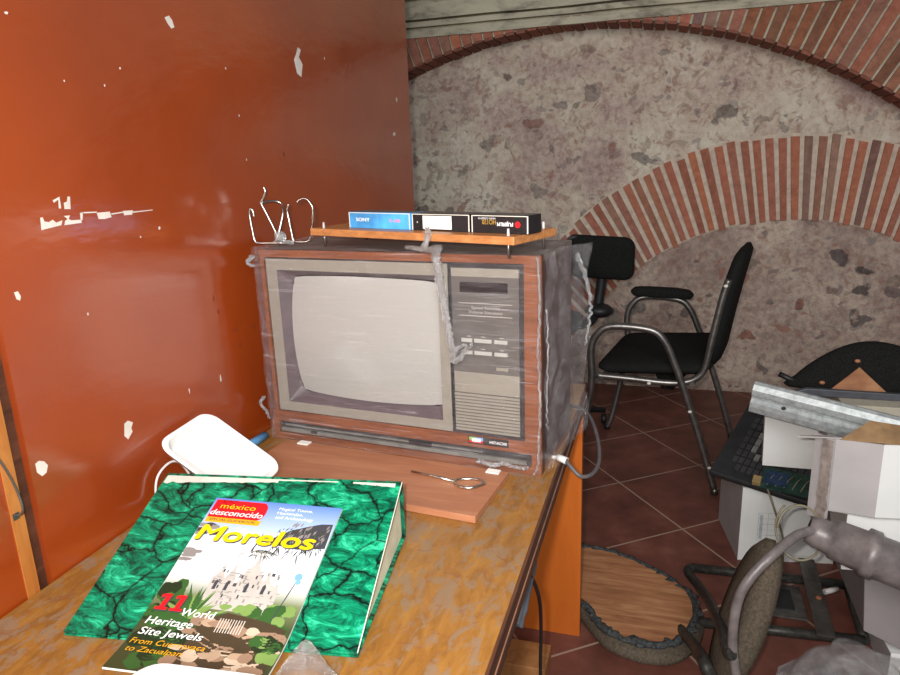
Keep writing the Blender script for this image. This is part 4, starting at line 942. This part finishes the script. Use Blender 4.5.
# stack of cartons on the right (nearest corner at about x .52, y 1.75)
def carton(name, label, poly, z0, z1, mats, flaps=None, group=None):
    """poly: front corner first then counter-clockwise; faces: first edge is the shaded left face"""
    t_ = thing(name, label, 'box', (sum(p[0] for p in poly) / 4, sum(p[1] for p in poly) / 4, z0), 0, group)
    mb = MB(); n = 4; lo = [(x, y, z0) for x, y in poly]; hi = [(x, y, z1) for x, y in poly]
    mb.add(lo + hi, [(0, 3, 2, 1), (4, 5, 6, 7), (0, 1, 5, 4), (1, 2, 6, 5), (2, 3, 7, 6), (3, 0, 4, 7)], 0); mb.mi = [0, 0, 1, 1, 1, 0]
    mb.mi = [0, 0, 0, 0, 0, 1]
    mb.build('body', mats, t_, .002); return t_
white = [M['carton_white'], M['carton_grey']]
carton('white_carton', 'white carton at floor level, lowest of the stack on the right', [(.60, 1.75), (1.0, 1.76), (.98, 2.12), (.58, 2.08)], 0, .075, white)
gc = thing('grey_carton', 'grey carton with a crushed lower corner, second from the floor in the right stack', 'box', (.72, 1.92, .0))
MB().prism([(.517, 1.742, .282), (.96, 1.742, .282), (.96, 1.742, .078), (.66, 1.742, .078), (.53, 1.742, .135)], (0, .33, 0), 0).build('body', M['carton_grey_dark'], gc, .002)
carton('white_carton', 'flat white carton third from the floor, just under the open one', [(.468, 1.765), (.96, 1.80), (.93, 2.16), (.50, 2.06)], .288, .448, [M['carton_white'], M['carton_white']])
# topmost open carton with flaps
ob = thing('open_carton', 'open white and grey carton with raised flaps, topmost of the right stack', 'box', (.70, 1.95, .45))
l, a, b, c_, d = Vector((.421, 1.758, 0)), Vector((.521, 1.742, 0)), Vector((.95, 1.80, 0)), Vector((.92, 2.16, 0)), Vector((.450, 2.07, 0))
mb = MB(); zb0, zb1 = .452, .645; zd = .548; th = .004
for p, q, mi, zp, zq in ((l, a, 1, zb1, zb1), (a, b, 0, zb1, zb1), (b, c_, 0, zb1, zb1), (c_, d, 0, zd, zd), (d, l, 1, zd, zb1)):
    nn_ = (q - p).cross(Vector((0, 0, 1))).normalized() * -th
    mb.prism([(p.x, p.y, zb0), (q.x, q.y, zb0), (q.x, q.y, zq), (p.x, p.y, zp)], tuple(nn_), mi)
mb.prism([(p.x, p.y, zb0) for p in (l, a, b, c_, d)], (0, 0, .003), 0)
mb.build('body', [M['carton_white'], M['carton_grey']], ob)
mb = MB(); mb.prism([(.432, 1.752, zb1 + .001), (.56, 1.747, zb1 + .001), (.90, 1.79, zb1 + .002), (.88, 1.85, .690), (.577, 1.80, .672), (.501, 1.80, .680)], (0, 0, .003), 0)
mb.build('flap', M['carton_brown'], ob)
mb = MB(); mb.prism([(.436, 1.757, .6465), (.335, 1.752, .645), (.345, 1.762, .643), (.424, 1.79, .640)], (0, 0, .003), 0)
mb.build('flap', M['carton_grey'], ob)
mb = MB(); dv = (l - d).normalized(); nv_ = Vector((-dv.y, dv.x, 0)); nv_ = nv_ if nv_.x < 0 else -nv_
mb.prism([(.4185, 1.752, .432), (.381, 1.787, .420), (.383, 1.790, .645), (.4185, 1.752, .645)], (.003, .003, 0), 0); mb.build('flap', M['carton_grey'], ob); mb = MB()
def tp_(u, v):
    p = Vector((.4165, 1.7505, 0)).lerp(Vector((.398, 1.768, 0)), u); q = Vector((-.7, -.7, 0)) * (.0015 + .004 * abs(noise.noise(Vector((u * 3, v * 14, 0))))); return Vector((p.x + q.x, p.y + q.y, .432 + .210 * v)) + Vector((-.7, .7, 0)) * .006 * noise.noise(Vector((v * 9, 1, 0)))
mb.grid(tp_, 5, 30, 0, True); mb.build('packing_tape', M['tape_brown'], ob)
# slim white box under the channel (the white panel)
wb = thing('slim_white_box', 'slim white box standing on the keyboard under the galvanised channel', 'box', (.40, 2.2, .38))
mb = MB(); Tw = Matrix.Translation((.322, 2.15, .385)) @ Matrix.Rotation(R(-3), 4, 'Z')
mb.add([(0, 0, .0), (.154, 0, .004), (.162, 0, .142), (-.004, 0, .160), (0, .035, .0), (.154, .035, .004), (.162, .035, .142), (-.004, .035, .160)], [(0, 1, 2, 3), (5, 4, 7, 6), (4, 0, 3, 7), (1, 5, 6, 2), (3, 2, 6, 7), (4, 5, 1, 0)], 0, False, Tw)
mb.build('body', M['carton_white'], wb, .001)

# galvanised channel across the top
ch = thing('metal_channel', 'galvanised steel channel section lying across the boxes on the right', 'channel', (.45, 2.0, .55))
p0 = Vector((.256, 1.98, .666)); p1 = Vector((.83, 1.812, .590)); ax = (p1 - p0).normalized(); sd = Vector((0, 0, 1)); sd = (sd - ax * sd.dot(ax)).normalized(); nn_ = ax.cross(sd)
if nn_.y > 0: nn_ = -nn_
prof = [(.004, -.030), (-.004, -.046), (-.002, -.047), (.012, -.036), (.022, -.020), (.024, -.004), (.012, .004), (.012, .012), (.024, .022), (.022, .034), (.006, .047), (-.006, .047)]
outer = prof; prof2 = [(x - .0022, z * .97) for x, z in prof]
L = (p1 - p0).length; mb = MB()
tilt = R(-12)
def cp(s_, x, z): 
    xr = x * math.cos(tilt) - z * math.sin(tilt); zr = x * math.sin(tilt) + z * math.cos(tilt)
    return p0 + ax * s_ + nn_ * xr + sd * zr
prof = [(-.008, -.043), (.0, -.046), (.016, -.040), (.020, -.022), (.020, -.008), (.010, -.002), (.010, .010), (.020, .016), (.020, .032), (.010, .044), (.0, .047), (-.010, .044)]
n = len(prof); vs = [cp(0, x, z) for x, z in prof] + [cp(L, x, z) for x, z in prof]
mb.add(vs, [(k, k + 1, n + k + 1, n + k) for k in range(n - 1)], 0, False)
o_ = mb.build('profile', M['galv'], ch, solid=.0022)
MB().blob(cp(.085, .0205, .0), (.006, .003, .005), 0).build('punched_hole', M['pvc_dark'], ch)  # dark blob stands in for the shade inside the hole

# cream box and black upturned seat at the back right
tag(MB().box((.60, 2.46, 0), (1.12, 2.80, .492)).build('cream_carton', M['cream'], bevel=.003), 'cream carton standing on the floor behind the galvanised channel', 'box')
us = thing('upturned_seat', 'black upholstered chair seat standing upturned on the cream carton, plywood showing', 'chair seat', (.70, 2.6, .49))
outl = [(.452, .500), (.475, .540), (.53, .590), (.60, .635), (.67, .662), (.75, .665), (.84, .64), (.92, .59), (.97, .53), (.975, .495), (.72, .494)]
outl = [(p.x, p.y) for p in smoothpath([(x, y, 0) for x, y in outl], 3, True)]
cushion(outl, lambda x, z, h: Vector((x, 2.60 + h + .25 * (z - .49), z)), .05, M['black_fabric'], 'upholstery', us)
mb = MB(); mb.prism([(.575, 2.565, .505), (.765, 2.565, .492), (.765, 2.565, .498), (.668, 2.592, .588)], (0, -.006, 0), 0); mb.build('plywood', M['plywood'], us)
mb = MB(); mb.prism([(.47, 2.545, .493), (.98, 2.545, .493), (.98, 2.545, .516), (.50, 2.545, .520), (.465, 2.545, .508)], (0, -.02, 0), 0); mb.build('front_rail', M['adapter'], us, .003)
for x, z in ((.555, .528), (.662, .607)): MB().blob((x, 2.568 + .25 * (z - .49), z), (.010, .006, .007), 0).build('bolt', M['board'], us)
MB().tube([(.420, 2.60, .545), (.455, 2.60, .528), (.49, 2.60, .518)], .010, 0, 8).build('lever', M['black_plastic'], us)

# ------------------------------------------------------------ broken chair on the right: frame, seat edge, pipe
fr = bk = thing('overturned_chair', 'wrecked overturned chair, dark tube frame, brown seat on edge and grey column pipe', 'chair', (.36, 1.8, 0))
rz = .045
path = [(.135, 2.05, rz), (.60, 2.10, rz), (.625, 2.08, rz), (.61, 1.86, rz), (.59, 1.835, rz), (.115, 1.79, rz)]
for i_, (p, q) in enumerate((((.13, 2.05, .06), (.578, 2.09, .045)), ((.578, 2.09, .045), (.562, 1.83, .045)), ((.562, 1.83, .045), (.115, 1.80, .045)))):
    MB().tube([p, q], .014, 0, 10).build('frame_tube', M['darksteel'], fr)
MB().box((.30, 1.90, .030), (.44, 2.06, .036), 0).build('mounting_plate', M['steel_grey'], fr)
MB().box((.33, 1.93, .0361), (.41, 2.03, .040), 0).build('dark_pad', M['black_plastic'], fr)
mb = MB(); mb.prism([(.44, 1.80, .06), (.485, 1.80, .06), (.50, 2.18, .06), (.455, 2.18, .06)], (0, 0, .004), 0); mb.build('strap_plate', M['steel_grey'], fr)
MB().blob((.475, 1.97, .066), (.009, .009, .004), 0).build('rivet', M['brick_dark'], fr)
MB().tube([(.50, 2.02, .055), (.54, 2.045, .055)], .008, 0, 8).build('loose_bolt', M['cord_white'], fr)
MB().tube(smoothpath([(.13, 2.05, .06), (.116, 2.02, .062), (.146, 1.90, .09), (.163, 1.75, .143), (.169, 1.50, .250), (.176, 1.42, .254), (.183, 1.405, .262)], 5), .013, 0, 10).build('bent_arm', M['darksteel'], fr)
MB().tube(smoothpath([(.13, 1.80, .05), (.089, 1.77, .045), (.118, 1.62, .105), (.129, 1.46, .191), (.142, 1.42, .186), (.19, 1.35, .16)], 5), .015, 0, 10).build('bent_arm', M['darksteel'], fr)

# seat disc on edge
dc = Vector((.262, 1.80, .092)); 
ex = Vector((.30, -.90, .10)).normalized()          # axis of the disc plane pointing to the viewer
ez = Vector((.30, .04, .93)).normalized(); ez = (ez - ex * ez.dot(ex)).normalized(); en = ex.cross(ez)
ol = [(.20 * math.cos(2 * math.pi * k / 28) * (1), .205 * math.sin(2 * math.pi * k / 28)) for k in range(28)]
dc = Vector((.222, 1.56, .250))
cushion(ol, lambda x, y, h: dc + ex * x * .36 + ez * y + en * h, .06, M['seat_brown'], 'seat', bk)
MB().tube(smoothpath([(.400, 1.630, .478), (.340, 1.58, .483), (.305, 1.52, .500), (.258, 1.46, .490), (.212, 1.43, .445), (.187, 1.42, .385), (.183, 1.42, .287), (.196, 1.42, .198), (.215, 1.42, .10), (.225, 1.42, .014)], 6), .0105, 0, 12).build('curved_tube', M['pvc'], bk)
cpa = Vector((.352, 1.62, .470)); cpb = Vector((.86, 1.50, .350)); dxn = (cpb - cpa).normalized()
mb = MB(); P = [cpa, cpa + dxn * .02, cpa + dxn * .035, cpa + dxn * .05, cpa + dxn * .055, cpa + dxn * .115, cpa + dxn * .118, cpa + dxn * .14, cpa + dxn * .143, cpb]
mb.tube(P, [.031, .036, .036, .040, .046, .048, .056, .056, .049, .049], 0, 24); mb.tube([cpa - dxn * .0006, cpa + dxn * .001], .024, 1, 20)
mb.build('column_pipe', [M['pvc'], M['pvc_dark']], bk)
# pipe is carried by a white box standing out of frame to the right
tag(MB().box((.72, 1.40, 0), (1.0, 1.66, .318)).build('white_carton', M['carton_white'], bevel=.003), 'white carton on the floor at the far right carrying the grey pipe', 'box')

# clear bag with scrap at the bottom right
mb = MB()
def bagf(u, v):
    a = u * 2 * math.pi; b = v * math.pi / 2; p = Vector((.475 + .17 * math.cos(a) * math.cos(b), 1.50 + .14 * math.sin(a) * math.cos(b), -.0 + .218 * math.sin(b) ** .8))
    q = noise.noise_vector(p * 16) * .045; q.z = q.z if v > .1 else 0; p.z += .006; return p + q * (1 if v > .05 else .3)
mb.grid(bagf, 40, 16, 0, True); tag(mb.build('plastic_bag', M['bagplastic']), 'crumpled clear plastic bag of scrap on the floor by the metal frame', 'plastic bag')
mb = MB(); rd = random.Random(5)
mb.blob((.40, 1.53, .045), (.07, .06, .045), 0, amp=.6, freq=14); mb.blob((.50, 1.50, .04), (.07, .05, .04), 0, amp=.6, freq=14)
tag(mb.build('scrap_lump', M['black_plastic']), 'dark lump of scrap inside the clear bag at the bottom right', 'scrap')
